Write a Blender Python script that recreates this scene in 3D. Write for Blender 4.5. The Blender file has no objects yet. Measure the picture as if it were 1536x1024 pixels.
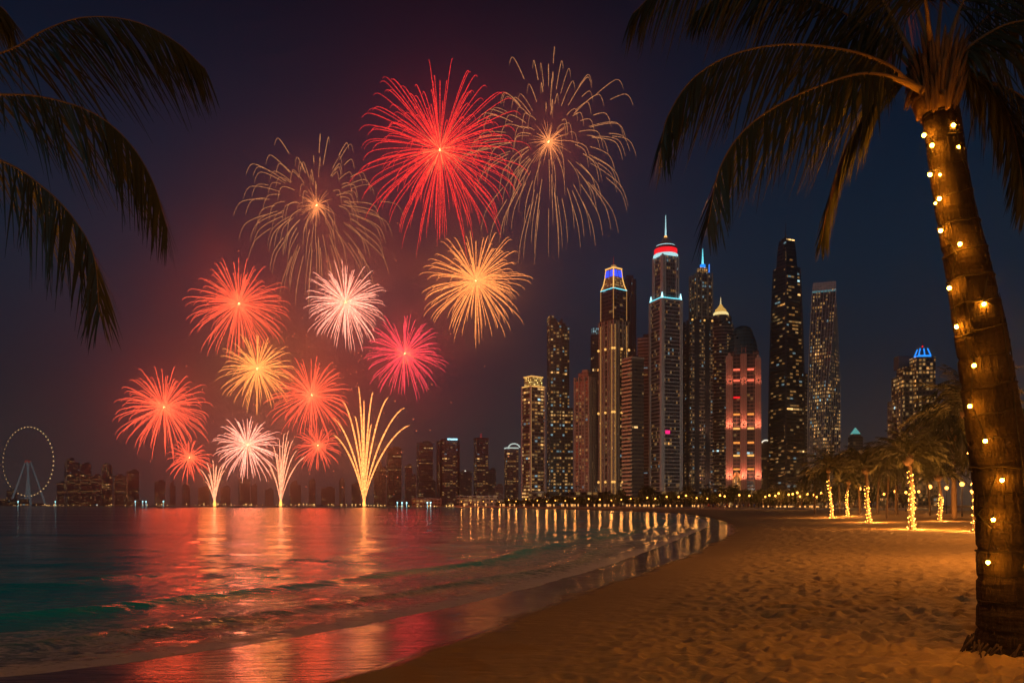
import bpy, math, random
import numpy as np
from mathutils import Vector, Matrix

# ------------------------------------------------------------------ camera, sky, added fill light, exposure
S = bpy.context.scene
C = S.collection
EYE = 1.8          # camera height above the water
F = 1195.0         # focal length in pixels of the 1536 px wide photograph
HZ = 757.0         # horizon row of the photograph
cam_d = bpy.data.cameras.new('camera')
cam = bpy.data.objects.new('camera', cam_d)
C.objects.link(cam)
cam.location = (0, 0, EYE)
cam.rotation_euler = (math.pi / 2, 0, 0)
cam_d.sensor_width = 36
cam_d.lens = F / 1536 * 36
cam_d.shift_y = (HZ - 512) / 1536
cam_d.clip_start = 0.05
cam_d.clip_end = 20000
S.camera = cam
S.render.engine = 'CYCLES'
S.view_settings.view_transform = 'Standard'
S.view_settings.look = 'None'
S.view_settings.exposure = 0
S.view_settings.gamma = 1
cy = S.cycles
cy.max_bounces = 5
cy.diffuse_bounces = 2
cy.glossy_bounces = 3
cy.transmission_bounces = 2
cy.volume_bounces = 0
cy.sample_clamp_indirect = 2.0
cy.sample_clamp_direct = 0
cy.use_denoising = True
cy.caustics_reflective = False
cy.caustics_refractive = False
cy.volume_step_rate = 1.0
cy.use_light_tree = True

W = bpy.data.worlds.new('World')
S.world = W
W.use_nodes = True
nt = W.node_tree
for n in list(nt.nodes):
    nt.nodes.remove(n)
tc = nt.nodes.new('ShaderNodeTexCoord')
sp = nt.nodes.new('ShaderNodeSeparateXYZ')
rp = nt.nodes.new('ShaderNodeValToRGB')
bg = nt.nodes.new('ShaderNodeBackground')
wo = nt.nodes.new('ShaderNodeOutputWorld')
nt.links.new(tc.outputs['Generated'], sp.inputs[0])
nt.links.new(sp.outputs['Z'], rp.inputs[0])
nt.links.new(rp.outputs[0], bg.inputs[0])
nt.links.new(bg.outputs[0], wo.inputs[0])
SKY = [(0.0, (.060, .048, .047)), (.08, (.037, .038, .046)), (.17, (.012, .025, .045)), (.28, (.006, .020, .041)),
       (.40, (.003, .012, .030)), (.55, (.0006, .0036, .011)), (1.0, (.001, .002, .006))]
el = rp.color_ramp.elements
while len(el) < len(SKY):
    el.new(0.5)
for e, (p, c) in zip(el, SKY):
    e.position = p
    e.color = (*c, 1)
bg.inputs['Strength'].default_value = 1.0

teal_fill_d = bpy.data.lights.new('moon', 'SUN')  # added fill lamp with no visible source, tints water and facades
teal_fill_d.energy = 0.08
teal_fill_d.angle = math.radians(0.5)
teal_fill_d.color = (.22, .80, 1.0)
moon = bpy.data.objects.new('moon', teal_fill_d)
C.objects.link(moon)
moon.location = (-100, -200, 300)
moon.rotation_euler = (math.radians(48), 0, math.radians(-28))

HAZE_DENSITY = 3.6e-4

# ------------------------------------------------------------------ helpers
PI = math.pi
rnd = random.Random(7)


def P(px, py, d):
    """A point of the place at forward distance d, read off the photograph's pixel grid."""
    return Vector(((px - 768) / F * d, d, EYE + (HZ - py) / F * d))


def tag(o, label=None, cat=None, group=None, kind=None):
    if label: o['label'] = label
    if cat: o['category'] = cat
    if group: o['group'] = group
    if kind: o['kind'] = kind
    return o


def empty(name, loc=(0, 0, 0), rz=0.0):
    o = bpy.data.objects.new(name, None)
    o.empty_display_size = 0.3
    C.objects.link(o)
    o.location = loc
    o.rotation_euler = (0, 0, rz)
    return o


class MB:
    """Collects shapes and links them as ONE mesh object."""

    def __init__(self):
        self.V, self.Fc, self.UV, self.A = [], [], [], []
        self.has_a = False

    def face(self, idx, uv=None):
        self.Fc.append(tuple(idx))
        self.UV.append(uv if uv else [(0.0, -10.0)] * len(idx))

    def loft(self, secs, cap=True):
        """secs: list of (polygon [(x, y)...], z). Side faces carry metre UVs (one 500 m lane per side)."""
        n = len(secs[0][0])
        b = len(self.V)
        for poly, z in secs:
            for x, y in poly:
                self.V.append((x, y, z))
        for s in range(len(secs) - 1):
            for k in range(n):
                k2 = (k + 1) % n
                i = b + s * n
                p0, p1 = secs[s][0][k], secs[s][0][k2]
                q0, q1 = secs[s + 1][0][k], secs[s + 1][0][k2]
                l0 = math.hypot(p1[0] - p0[0], p1[1] - p0[1]) / 2
                l1 = math.hypot(q1[0] - q0[0], q1[1] - q0[1]) / 2
                u = 500.0 * (k + 1)
                z0, z1 = secs[s][1], secs[s + 1][1]
                self.face((i + k, i + k2, i + n + k2, i + n + k), [(u - l0, z0), (u + l0, z0), (u + l1, z1), (u - l1, z1)])
        if cap:
            self.face([b + k for k in reversed(range(n))])
            t = b + (len(secs) - 1) * n
            self.face([t + k for k in range(n)])
        return self

    def box(self, cx, cy, z0, z1, w, d, tw=None, td=None):
        tw = w if tw is None else tw
        td = d if td is None else td
        q = lambda a, c: [(cx - a / 2, cy - c / 2), (cx + a / 2, cy - c / 2), (cx + a / 2, cy + c / 2), (cx - a / 2, cy + c / 2)]
        return self.loft([(q(w, d), z0), (q(tw, td), z1)])

    def lathe(self, prof, n=24, cx=0, cyy=0):
        rmax = max(r for r, z in prof)
        b = len(self.V)
        for r, z in prof:
            for k in range(n):
                a = 2 * PI * k / n
                self.V.append((cx + r * math.cos(a), cyy + r * math.sin(a), z))
        for s in range(len(prof) - 1):
            z0, z1 = prof[s][1], prof[s + 1][1]
            for k in range(n):
                k2 = (k + 1) % n
                u0, u1 = 500 + 2 * PI * rmax * k / n, 500 + 2 * PI * rmax * (k + 1) / n
                i = b + s * n
                self.face((i + k, i + k2, i + n + k2, i + n + k), [(u0, z0), (u1, z0), (u1, z1), (u0, z1)])
        self.face([b + k for k in reversed(range(n))])
        t = b + (len(prof) - 1) * n
        self.face([t + k for k in range(n)])
        return self

    def tube(self, pts, radii, n=6, heat=None, cap=True):
        pts = [Vector(p) for p in pts]
        if not hasattr(radii, '__len__'):
            radii = [radii] * len(pts)
        b = len(self.V)
        m = len(pts)
        ref = None
        for i, p in enumerate(pts):
            t = (pts[min(i + 1, m - 1)] - pts[max(i - 1, 0)]).normalized()
            if ref is None:
                ref = t.orthogonal().normalized()
            ref = (ref - t * ref.dot(t))
            if ref.length < 1e-6:
                ref = t.orthogonal()
            ref.normalize()
            bi = t.cross(ref)
            for k in range(n):
                a = 2 * PI * k / n
                self.V.append(tuple(p + (ref * math.cos(a) + bi * math.sin(a)) * radii[i]))
                if heat is not None:
                    self.A.append(heat[i])
        for s in range(m - 1):
            for k in range(n):
                k2 = (k + 1) % n
                i = b + s * n
                self.face((i + k, i + k2, i + n + k2, i + n + k))
        if cap:
            self.face([b + k for k in reversed(range(n))])
            t = b + (m - 1) * n
            self.face([t + k for k in range(n)])
        return self

    def ball(self, c, r, nu=8, nv=5, sz=1.0):
        prof = [(max(r * math.sin(PI * j / nv), r * .02), -r * math.cos(PI * j / nv) * sz) for j in range(nv + 1)]
        b = len(self.V)
        self.lathe(prof, nu)
        for i in range(b, len(self.V)):
            v = self.V[i]
            self.V[i] = (v[0] + c[0], v[1] + c[1], v[2] + c[2])
        return self

    def mesh(self, name, mat, smooth=False):
        me = bpy.data.meshes.new(name)
        me.from_pydata(self.V, [], self.Fc)
        if any(u[0][1] != -10.0 for u in self.UV):
            l = me.uv_layers.new(name='UVMap')
            l.data.foreach_set('uv', [c for f in self.UV for uv in f for c in uv])
        if self.A:
            a = me.attributes.new('heat', 'FLOAT', 'POINT')
            a.data.foreach_set('value', self.A)
        if smooth:
            me.polygons.foreach_set('use_smooth', [True] * len(me.polygons))
        if mat:
            me.materials.append(mat)
        me.update()
        return me

    def build(self, name, mat, parent=None, smooth=False):
        o = bpy.data.objects.new(name, self.mesh(name, mat, smooth))
        C.objects.link(o)
        if parent is not None:
            o.parent = parent
        return o


def link_copy(o, parent=None, loc=None, rz=None, scale=None):
    c = o.copy()
    C.objects.link(c)
    if parent is not None:
        c.parent = parent
    if loc is not None: c.location = loc
    if rz is not None: c.rotation_euler = (0, 0, rz)
    if scale is not None: c.scale = (scale,) * 3
    return c


def copy_tree(o, loc, rz=0, scale=1.0, label=None):
    r = link_copy(o, None, loc, rz, scale)
    if label: r['label'] = label
    for ch in list(o.children):
        c = link_copy(ch, r)
        for g in list(ch.children):
            link_copy(g, c)
    return r


def catmull(pts, n):
    pts = [Vector(p) for p in pts]
    ext = [pts[0] * 2 - pts[1]] + pts + [pts[-1] * 2 - pts[-2]]
    seg = len(pts) - 1
    out = []
    for i in range(n):
        t = i / (n - 1) * seg
        k = min(int(t), seg - 1)
        u = t - k
        p0, p1, p2, p3 = ext[k:k + 4]
        out.append(0.5 * ((2 * p1) + (p2 - p0) * u + (2 * p0 - 5 * p1 + 4 * p2 - p3) * u * u + (3 * p1 - p0 - 3 * p2 + p3) * u ** 3))
    return out


# ------------------------------------------------------------------ materials
def new_mat(name):
    m = bpy.data.materials.new(name)
    m.use_nodes = True
    nt = m.node_tree
    for n in list(nt.nodes):
        nt.nodes.remove(n)
    out = nt.nodes.new('ShaderNodeOutputMaterial')
    return m, nt, out


class NT:
    """Small wrapper for building node trees."""

    def __init__(self, nt):
        self.nt = nt

    def n(self, typ, **kw):
        nd = self.nt.nodes.new(typ)
        for k, v in kw.items():
            setattr(nd, k, v)
        return nd

    def put(self, sock, v):
        if v is None: return
        if hasattr(v, 'is_linked') or isinstance(v, bpy.types.NodeSocket):
            self.nt.links.new(v, sock)
        elif isinstance(v, (tuple, list)) and len(v) == 3 and sock.type == 'RGBA':
            sock.default_value = (*v, 1)
        else:
            sock.default_value = v

    def m(self, op, a, b=None, c=None, clamp=False):
        nd = self.n('ShaderNodeMath', operation=op)
        nd.use_clamp = clamp
        self.put(nd.inputs[0], a)
        self.put(nd.inputs[1], b)
        self.put(nd.inputs[2], c)
        return nd.outputs[0]

    def mix(self, f, a, b):
        nd = self.n('ShaderNodeMix', data_type='RGBA')
        self.put(nd.inputs[0], f)
        self.put(nd.inputs[6], a)
        self.put(nd.inputs[7], b)
        return nd.outputs[2]

    def noise(self, vec, scale, detail=2.0, rough=.5, dist=0.0):
        nd = self.n('ShaderNodeTexNoise')
        self.put(nd.inputs['Vector'], vec)
        nd.inputs['Scale'].default_value = scale
        nd.inputs['Detail'].default_value = detail
        nd.inputs['Roughness'].default_value = rough
        nd.inputs['Distortion'].default_value = dist
        return nd.outputs[0]

    def mapping(self, vec, scale=(1, 1, 1), rot=(0, 0, 0), loc=(0, 0, 0)):
        nd = self.n('ShaderNodeMapping')
        self.put(nd.inputs[0], vec)
        nd.inputs['Scale'].default_value = scale
        nd.inputs['Rotation'].default_value = rot
        nd.inputs['Location'].default_value = loc
        return nd.outputs[0]

    def ramp(self, fac, stops):
        nd = self.n('ShaderNodeMapRange')
        self.put(nd.inputs[0], fac)
        a, b, c, d = stops
        nd.inputs[1].default_value, nd.inputs[2].default_value = a, b
        nd.inputs[3].default_value, nd.inputs[4].default_value = c, d
        return nd.outputs[0]

    def attr(self, name):
        nd = self.n('ShaderNodeAttribute')
        nd.attribute_name = name
        return nd.outputs['Fac']

    def bump(self, h, dist=1.0, strength=1.0, normal=None):
        nd = self.n('ShaderNodeBump')
        nd.inputs['Strength'].default_value = strength
        nd.inputs['Distance'].default_value = dist
        self.put(nd.inputs['Height'], h)
        if normal is not None:
            self.put(nd.inputs['Normal'], normal)
        return nd.outputs[0]

    def bsdf(self, color, rough=.6, spec=.5, normal=None, metal=0.0, **kw):
        nd = self.n('ShaderNodeBsdfPrincipled')
        self.put(nd.inputs['Base Color'], color)
        self.put(nd.inputs['Roughness'], rough)
        self.put(nd.inputs['Specular IOR Level'], spec)
        self.put(nd.inputs['Metallic'], metal)
        if normal is not None:
            self.put(nd.inputs['Normal'], normal)
        for k, v in kw.items():
            self.put(nd.inputs[k], v)
        return nd


_mats = {}


def plain(name, color, rough=.6, metal=0.0, var=.25, scale=1.0, bump=0.0):
    if name in _mats: return _mats[name]
    m, nt, out = new_mat(name)
    g = NT(nt)
    tcn = g.n('ShaderNodeTexCoord').outputs['Object']
    nz = g.noise(tcn, scale, 4)
    c2 = tuple(max(0, c * (1 - var)) for c in color)
    c1 = tuple(min(1, c * (1 + var)) for c in color)
    col = g.mix(nz, c2, c1)
    nrm = g.bump(nz, bump, .6) if bump else None
    b = g.bsdf(col, rough, .4, nrm, metal)
    nt.links.new(b.outputs[0], out.inputs[0])
    _mats[name] = m
    return m


def glow(name, color, strength, sample=False):
    if name in _mats: return _mats[name]
    m, nt, out = new_mat(name)
    e = nt.nodes.new('ShaderNodeEmission')
    e.inputs[0].default_value = (*color, 1)
    e.inputs[1].default_value = strength
    nt.links.new(e.outputs[0], out.inputs[0])
    try:
        m.cycles.emission_sampling = 'AUTO' if sample else 'NONE'
    except Exception:
        pass
    _mats[name] = m
    return m


def facade(name, wall=(.3, .25, .2), glass=(.03, .035, .045), fh=3.8, bw=4.0, ww=.7, wh=.6, lit=.1, seed=1.0,
           rowp=.03, cool=.05, strength=2.2, warm=(1, .42, .09), warm2=(1, .60, .22), rough=.7, rows=0.0):
    """Window wall read from the metre UVs: rows of glass, some of the rooms lit."""
    m, nt, out = new_mat(name)
    g = NT(nt)
    uv = g.n('ShaderNodeTexCoord').outputs['UV']
    s = g.n('ShaderNodeSeparateXYZ')
    nt.links.new(uv, s.inputs[0])
    u, v = s.outputs[0], s.outputs[1]
    cu0 = g.m('DIVIDE', u, bw)
    cv0 = g.m('DIVIDE', v, fh)
    cu, cv = g.m('FLOOR', cu0), g.m('FLOOR', cv0)
    fu, fv = g.m('FRACT', cu0), g.m('FRACT', cv0)
    mu = g.m('LESS_THAN', g.m('ABSOLUTE', g.m('SUBTRACT', fu, .5)), ww / 2)
    mv = g.m('LESS_THAN', g.m('ABSOLUTE', g.m('SUBTRACT', fv, .5)), wh / 2)
    mask = g.m('MULTIPLY', g.m('MULTIPLY', mu, mv), g.m('GREATER_THAN', v, 0.0))
    cb = g.n('ShaderNodeCombineXYZ')
    g.put(cb.inputs[0], cu); g.put(cb.inputs[1], cv); cb.inputs[2].default_value = seed
    wn = g.n('ShaderNodeTexWhiteNoise', noise_dimensions='3D')
    nt.links.new(cb.outputs[0], wn.inputs[0])
    sc = g.n('ShaderNodeSeparateColor')
    nt.links.new(wn.outputs['Color'], sc.inputs[0])
    # occupancy drifts over the facade, so lit rooms gather in clusters
    cl = g.noise(cb.outputs[0], .13, 2)
    thr = g.m('MULTIPLY', g.m('MULTIPLY', cl, cl), lit * 3.6)
    on = g.m('LESS_THAN', wn.outputs['Value'], thr)
    cbr = g.n('ShaderNodeCombineXYZ')
    g.put(cbr.inputs[0], g.m('FLOOR', g.m('DIVIDE', u, bw * 5))); g.put(cbr.inputs[1], cv); cbr.inputs[2].default_value = seed + 31
    wr = g.n('ShaderNodeTexWhiteNoise', noise_dimensions='3D')
    nt.links.new(cbr.outputs[0], wr.inputs[0])
    on = g.m('MAXIMUM', on, g.m('LESS_THAN', wr.outputs['Value'], rowp))
    br = g.m('ADD', g.m('MULTIPLY', g.m('POWER', sc.outputs[0], 2.2), 1.3), .12)
    es = g.m('MULTIPLY', g.m('MULTIPLY', on, mask), g.m('MULTIPLY', br, strength))
    wc = g.mix(sc.outputs[1], warm, warm2)
    ec = g.mix(g.m('LESS_THAN', sc.outputs[2], cool), wc, (.55, .9, 1.0))
    ob = g.n('ShaderNodeTexCoord').outputs['Object']
    nz = g.noise(ob, .05, 3)
    wallc = g.mix(nz, tuple(c * .75 for c in wall), tuple(min(1, c * 1.2) for c in wall))
    glv = g.mix(sc.outputs[1], tuple(c * .6 for c in glass), tuple(c * 1.5 for c in glass))
    col = g.mix(mask, wallc, glv)
    rg = g.m('ADD', g.m('MULTIPLY', mask, .12 - rough), rough)
    b = g.bsdf(col, rg, .5)
    g.put(b.inputs['Emission Color'], ec)
    g.put(b.inputs['Emission Strength'], es)
    nt.links.new(b.outputs[0], out.inputs[0])
    m.cycles.emission_sampling = 'NONE'
    return m


# ------------------------------------------------------------------ shore, sand and sea
def on_plane(px, py, z=0.0):
    d = (EYE - z) * F / (py - HZ)
    return ((px - 768) / F * d, d)


def smooth_curve(pts, n):
    c = catmull([Vector((x, y, 0)) for x, y in pts], n)
    return [(p.x, p.y) for p in c]


W_near = [(-60, -3), (-30, 2.5), (-14, 5.2), (-8.2, 6.6)]
W_px = [(0, 1015), (150, 999), (300, 977), (450, 954), (600, 925), (750, 893), (900, 851), (980, 823), (1036, 801), (1062, 788),
        (1056, 779), (1030, 773), (1000, 769.3), (950, 767.2), (900, 765.6), (840, 764), (770, 762.3), (700, 760.6)]
D_near = [(-30, -4), (-14, 1.5), (-7.0, 4.2), (-3.6, 6.0)]
D_px = [(500, 1021), (600, 989), (700, 954), (800, 917), (900, 880), (1000, 845), (1060, 819), (1097, 800),
        (1098, 789), (1080, 779.5), (1050, 773.2), (1010, 768.9), (955, 766.6), (905, 765), (845, 763.4), (775, 761.8), (705, 760.3)]
FAR = [(-90, 880), (-260, 1240), (-700, 1900), (-1500, 2150), (-3300, 2250)]
CLOSE = [(-3300, 3600), (3600, 3600), (3600, -3300), (-60, -3300)]
Wc = smooth_curve(W_near + [on_plane(*p) for p in W_px] + FAR, 260)
Dc = smooth_curve(D_near + [on_plane(*p, .06) for p in D_px] + [(x + 3, y + 14) for x, y in FAR], 260)


def sdf(X, Y, curve, close):
    px, py = np.array(curve).T
    best = np.full(X.shape, 1e12)
    for i in range(len(px) - 1):
        ax, ay, bx, by = px[i], py[i], px[i + 1], py[i + 1]
        dx, dy = bx - ax, by - ay
        L = dx * dx + dy * dy + 1e-12
        t = np.clip(((X - ax) * dx + (Y - ay) * dy) / L, 0, 1)
        d = (X - ax - t * dx) ** 2 + (Y - ay - t * dy) ** 2
        np.minimum(best, d, out=best)
    poly = curve + close
    ins = np.zeros(X.shape, bool)
    n = len(poly)
    for i in range(n):
        x0, y0 = poly[i]
        x1, y1 = poly[(i + 1) % n]
        if y0 == y1: continue
        c = ((y0 > Y) != (y1 > Y)) & (X < (x1 - x0) * (Y - y0) / (y1 - y0) + x0)
        ins ^= c
    return np.where(ins, 1, -1) * np.sqrt(best)


def hash2(ix, iy, s=0):
    h = (ix.astype(np.int64) * 374761393 + iy.astype(np.int64) * 668265263 + s * 974634777) & 0xffffffff
    h = ((h ^ (h >> 13)) * 1274126177) & 0xffffffff
    return ((h ^ (h >> 16)) & 0xffff) / 65535.0


def vnoise(x, y, s=0):
    ix, iy = np.floor(x), np.floor(y)
    fx, fy = x - ix, y - iy
    fx, fy = fx * fx * (3 - 2 * fx), fy * fy * (3 - 2 * fy)
    a, b = hash2(ix, iy, s), hash2(ix + 1, iy, s)
    c, d = hash2(ix, iy + 1, s), hash2(ix + 1, iy + 1, s)
    return (a * (1 - fx) + b * fx) * (1 - fy) + (c * (1 - fx) + d * fx) * fy - .5


def land_height(d):
    return np.interp(d, [-60, -8, 0, 2.5, 10, 40, 80, 300, 900], [-4, -.7, 0, .055, .2, .45, .5, 1.2, 1.6])


def zland(x, y):
    X, Y = np.array([float(x)]), np.array([float(y)])
    return float(land_height(sdf(X, Y, Wc, CLOSE))[0])


def polar_grid(rows, cols):
    R, A = np.meshgrid(rows, cols, indexing='ij')
    return R * np.sin(A), R * np.cos(A)


def sheet(name, X, Y, Z, attrs, mat, wrap):
    nr, nc = X.shape
    me = bpy.data.meshes.new(name)
    co = np.stack([X, Y, Z], -1).reshape(-1, 3).astype(np.float32)
    i = np.arange(nr - 1)[:, None] * nc + np.arange(nc - 1)[None, :]
    q = np.stack([i, i + nc, i + nc + 1, i + 1], -1).reshape(-1, 4)
    me.vertices.add(len(co))
    me.vertices.foreach_set('co', co.ravel())
    me.loops.add(q.size)
    me.loops.foreach_set('vertex_index', q.ravel().astype(np.int32))
    me.polygons.add(len(q))
    me.polygons.foreach_set('loop_start', (np.arange(len(q)) * 4).astype(np.int32))
    me.polygons.foreach_set('loop_total', np.full(len(q), 4, np.int32))
    me.polygons.foreach_set('use_smooth', np.ones(len(q), bool))
    for k, v in attrs.items():
        a = me.attributes.new(k, 'FLOAT', 'POINT')
        a.data.foreach_set('value', v.ravel().astype(np.float32))
    me.materials.append(mat)
    me.update()
    me.validate()
    o = bpy.data.objects.new(name, me)
    C.objects.link(o)
    return o


cols = np.concatenate([np.radians(np.linspace(-180, -40, 60, endpoint=False)), np.radians(np.linspace(-40, 40, 520, endpoint=False)),
                       np.radians(np.linspace(40, 180, 61))])
rows = np.concatenate([np.geomspace(.5, 4, 20, endpoint=False), np.geomspace(4, 40, 380, endpoint=False), np.geomspace(40, 400, 130, endpoint=False), np.geomspace(400, 3350, 60)])
GX, GY = polar_grid(rows, cols)
dW = sdf(GX, GY, Wc, CLOSE)
dD = sdf(GX, GY, Dc, [(-3300 + 3, 3600), (3600, 3600), (3600, -3300), (-30, -3300)])

# dry sand: trampled hollows (nearest random point of a jittered lattice), softened away from the dry edge
foot = np.zeros_like(GX)
for cell, dep, sd in ((.33, .068, 3), (.19, .030, 9), (.72, .045, 5)):
    ix, iy = np.floor(GX / cell), np.floor(GY / cell)
    acc = np.zeros_like(GX)
    for ox in (-1, 0, 1):
        for oy in (-1, 0, 1):
            jx, jy = ix + ox, iy + oy
            cx = (jx + hash2(jx, jy, sd)) * cell
            cyy = (jy + hash2(jx, jy, sd + 1)) * cell
            ang = hash2(jx, jy, sd + 2) * PI
            size = cell * (.22 + .20 * hash2(jx, jy, sd + 4))
            amp = (.35 + .65 * hash2(jx, jy, sd + 6))
            ux = (GX - cx) * np.cos(ang) + (GY - cyy) * np.sin(ang)
            uy = -(GX - cx) * np.sin(ang) + (GY - cyy) * np.cos(ang)
            rr = (ux / (size * 1.5)) ** 2 + (uy / size) ** 2
            acc += amp * (-np.exp(-rr * 1.3) + .42 * np.exp(-(np.sqrt(rr) - 1.35) ** 2 / .12))
    foot += dep * acc
lump = .05 * vnoise(GX / 1.9, GY / 1.9, 21) + .10 * vnoise(GX / 5.5, GY / 5.5, 22) + .02 * vnoise(GX / .7, GY / .7, 23)
dry = np.clip((dD - .5) / 3.5, 0, 1)
fade = np.clip(1.25 - np.hypot(GX, GY) / 130, 0, 1)
GZ = land_height(dW) + (foot + lump) * dry * dry * (3 - 2 * dry) * fade
GZ += np.where((dW > 0) & (dD < .5), .004 * vnoise(GX / .8, GY / .8, 31), 0)
GZ += np.where(dD > 0, .018 * np.exp(-((dD - .12) / .16) ** 2), 0) * (GY < 40)

GZ += np.where(np.abs(dW) < 3, .020 * vnoise(GX / 1.1, GY / 1.1, 61) + .010 * vnoise(GX / .35, GY / .35, 62), 0) * np.clip(1 - np.abs(dW) / 3, 0, 1) * (GY < 120)
PALM_X, PALM_Y = (1520 - 768) / F * 8.7, 8.7
GZ += .09 * np.exp(-((GX - PALM_X) ** 2 + (GY - PALM_Y) ** 2) / .55 ** 2)

m, nt, out = new_mat('sand')
g = NT(nt)
obj = g.n('ShaderNodeTexCoord').outputs['Object']
dd = g.attr('dry_edge')
edge = g.m('ADD', dd, g.m('ADD', g.m('MULTIPLY', g.m('SUBTRACT', g.noise(obj, .5, 3), .5), 1.5), g.m('MULTIPLY', g.m('SUBTRACT', g.noise(obj, 3.5, 4, .65), .5), .35)))
wet = g.ramp(edge, (-.20, .16, 1, 0))
damp = g.ramp(edge, (0, 2.6, 1, 0))
n1 = g.noise(obj, 3.0, 6, .6)
n2 = g.noise(obj, .35, 3)
dryc = g.mix(n1, (.44, .30, .125), (.56, .40, .185))
dryc = g.mix(n2, dryc, (.50, .345, .15))
dryc = g.mix(g.m('MULTIPLY', damp, .55), dryc, (.20, .125, .065))
col = g.mix(wet, dryc, (.105, .062, .034))
grain = g.noise(obj, 55, 4, .7)
rip = g.noise(g.mapping(obj, (3, 9, 3)), 1.0, 4, .55)
hb = g.m('ADD', g.m('MULTIPLY', grain, .005), g.m('MULTIPLY', rip, .028))
nd_ = g.bump(hb, 1.0, 1.0)
wetn = g.bump(g.noise(g.mapping(obj, (.7, 4.5, 1)), 1.6, 4, .6), .022, 1.0)
dryb = g.bsdf(col, .9, .15, nd_)
wetb = g.bsdf(col, g.ramp(g.noise(obj, .9, 3), (.3, .7, .11, .22)), .34, wetn)
mx = g.n('ShaderNodeMixShader')
nt.links.new(wet, mx.inputs[0]); nt.links.new(dryb.outputs[0], mx.inputs[1]); nt.links.new(wetb.outputs[0], mx.inputs[2])
nt.links.new(mx.outputs[0], out.inputs[0])
SAND = m
tag(sheet('sand_beach', GX, GY, GZ, {'dry_edge': dD}, SAND, True), kind='structure')

# sea: swell that dies out on the shore, plus fine ripples in the normal
rough_d = np.clip(-dW / 6, 0, 1)
along = GX * .6 + GY * .8
wob = .9 * vnoise(along / 3.1, dW / 9, 41) + 1.6 * vnoise(along / 9, dW / 20, 42)
ridge = .09 * np.exp(-((dW + 4.3 + wob) / .55) ** 2) + .07 * np.exp(-((dW + 1.5 + .6 * wob) / .35) ** 2) + .06 * np.exp(-((dW + 9.5 + 1.5 * wob) / 1.1) ** 2)
near = np.clip(1.3 - np.hypot(GX, GY) / 120, 0, 1)
swell = .04 * vnoise(GX / 5.0, GY / 2.2, 51) + .045 * vnoise(GX / 1.7, GY / .8, 52) + .025 * vnoise((GX + GY * .3) / 12, GY / 4.5, 53)
chop = .030 * vnoise(GX / .42, GY / .22, 54) * np.clip(1.2 - np.hypot(GX, GY) / 30, 0, 1)
foamh = .035 * np.abs(vnoise(GX / .35, GY / .25, 55)) * np.clip(1 - np.abs(dW + 2) / 2.2, 0, 1)
WZ = (swell + chop) * rough_d * near + ridge * np.clip(1.2 - np.hypot(GX, GY) / 90, 0, 1) * (GX > -40) + foamh * near
WZ = np.where(dW > 0, -.02 - .02 * np.clip(dW, 0, 5), WZ + .008 * np.clip(-dW * 4, 0, 1))
m, nt, out = new_mat('sea')
g = NT(nt)
obj = g.n('ShaderNodeTexCoord').outputs['Object']
sd_ = g.attr('shore')
w1 = g.noise(g.mapping(obj, (.42, 1.15, 1)), 1.0, 3, .55, .4)
w2 = g.noise(g.mapping(obj, (2.4, 6.4, 1), (0, 0, .12)), 1.0, 4, .66, .3)
w4 = g.noise(g.mapping(obj, (.010, .050, 1), (0, 0, .05)), 1.0, 2)
w3 = g.noise(g.mapping(obj, (.05, .19, 1), (0, 0, -.1)), 1.0, 3)
w5 = g.noise(g.mapping(obj, (.0028, .014, 1), (0, 0, -.04)), 1.0, 2)
h = g.m('ADD', g.m('ADD', g.m('MULTIPLY', w1, .085), g.m('MULTIPLY', w2, .042)), g.m('ADD', g.m('ADD', g.m('MULTIPLY', w3, .32), g.m('MULTIPLY', w4, 1.3)), g.m('MULTIPLY', w5, 4.0)))
nr = g.bump(h, 1.0, 1.0)
deep = g.ramp(sd_, (-60, -3, 0, 1))
wc = g.mix(deep, (.001, .16, .22), (.004, .62, .52))
wc = g.mix(g.ramp(sd_, (-5, -.3, 0, 1)), wc, (.10, .085, .06))
sea = g.bsdf(wc, .07, .5, nr, 0.0, IOR=1.42)
# foam: lacy near the edge, thicker behind the small breaker
fn = g.noise(g.mapping(obj, (1.0, 1.6, 1)), 3.4, 7, .74, 1.1)
fn2 = g.noise(obj, .5, 3)
band = g.m('MULTIPLY', g.ramp(sd_, (-4.8, -3.2, 0, 1)), g.ramp(sd_, (-.6, 0, 1, .85)))
thr = g.m('ADD', g.m('MULTIPLY', band, .30), g.m('MULTIPLY', g.m('SUBTRACT', fn2, .5), .25))
lip = g.m('MULTIPLY', g.ramp(sd_, (-.75, -.25, 0, 1)), .19)
fm = g.ramp(g.m('ADD', g.m('ADD', fn, thr), lip), (.72, .90, 0, 1))
fm = g.m('MULTIPLY', fm, g.ramp(sd_, (-6, -4, 0, 1)))
foam = g.bsdf((.66, .66, .64), .75, .25, g.bump(fn, .06, 1.0))
mx = g.n('ShaderNodeMixShader')
nt.links.new(g.m('MULTIPLY', fm, .85), mx.inputs[0]); nt.links.new(sea.outputs[0], mx.inputs[1]); nt.links.new(foam.outputs[0], mx.inputs[2])
nt.links.new(mx.outputs[0], out.inputs[0])
tag(sheet('sea_water', GX, GY, WZ, {'shore': dW}, m, True), kind='structure')


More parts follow.
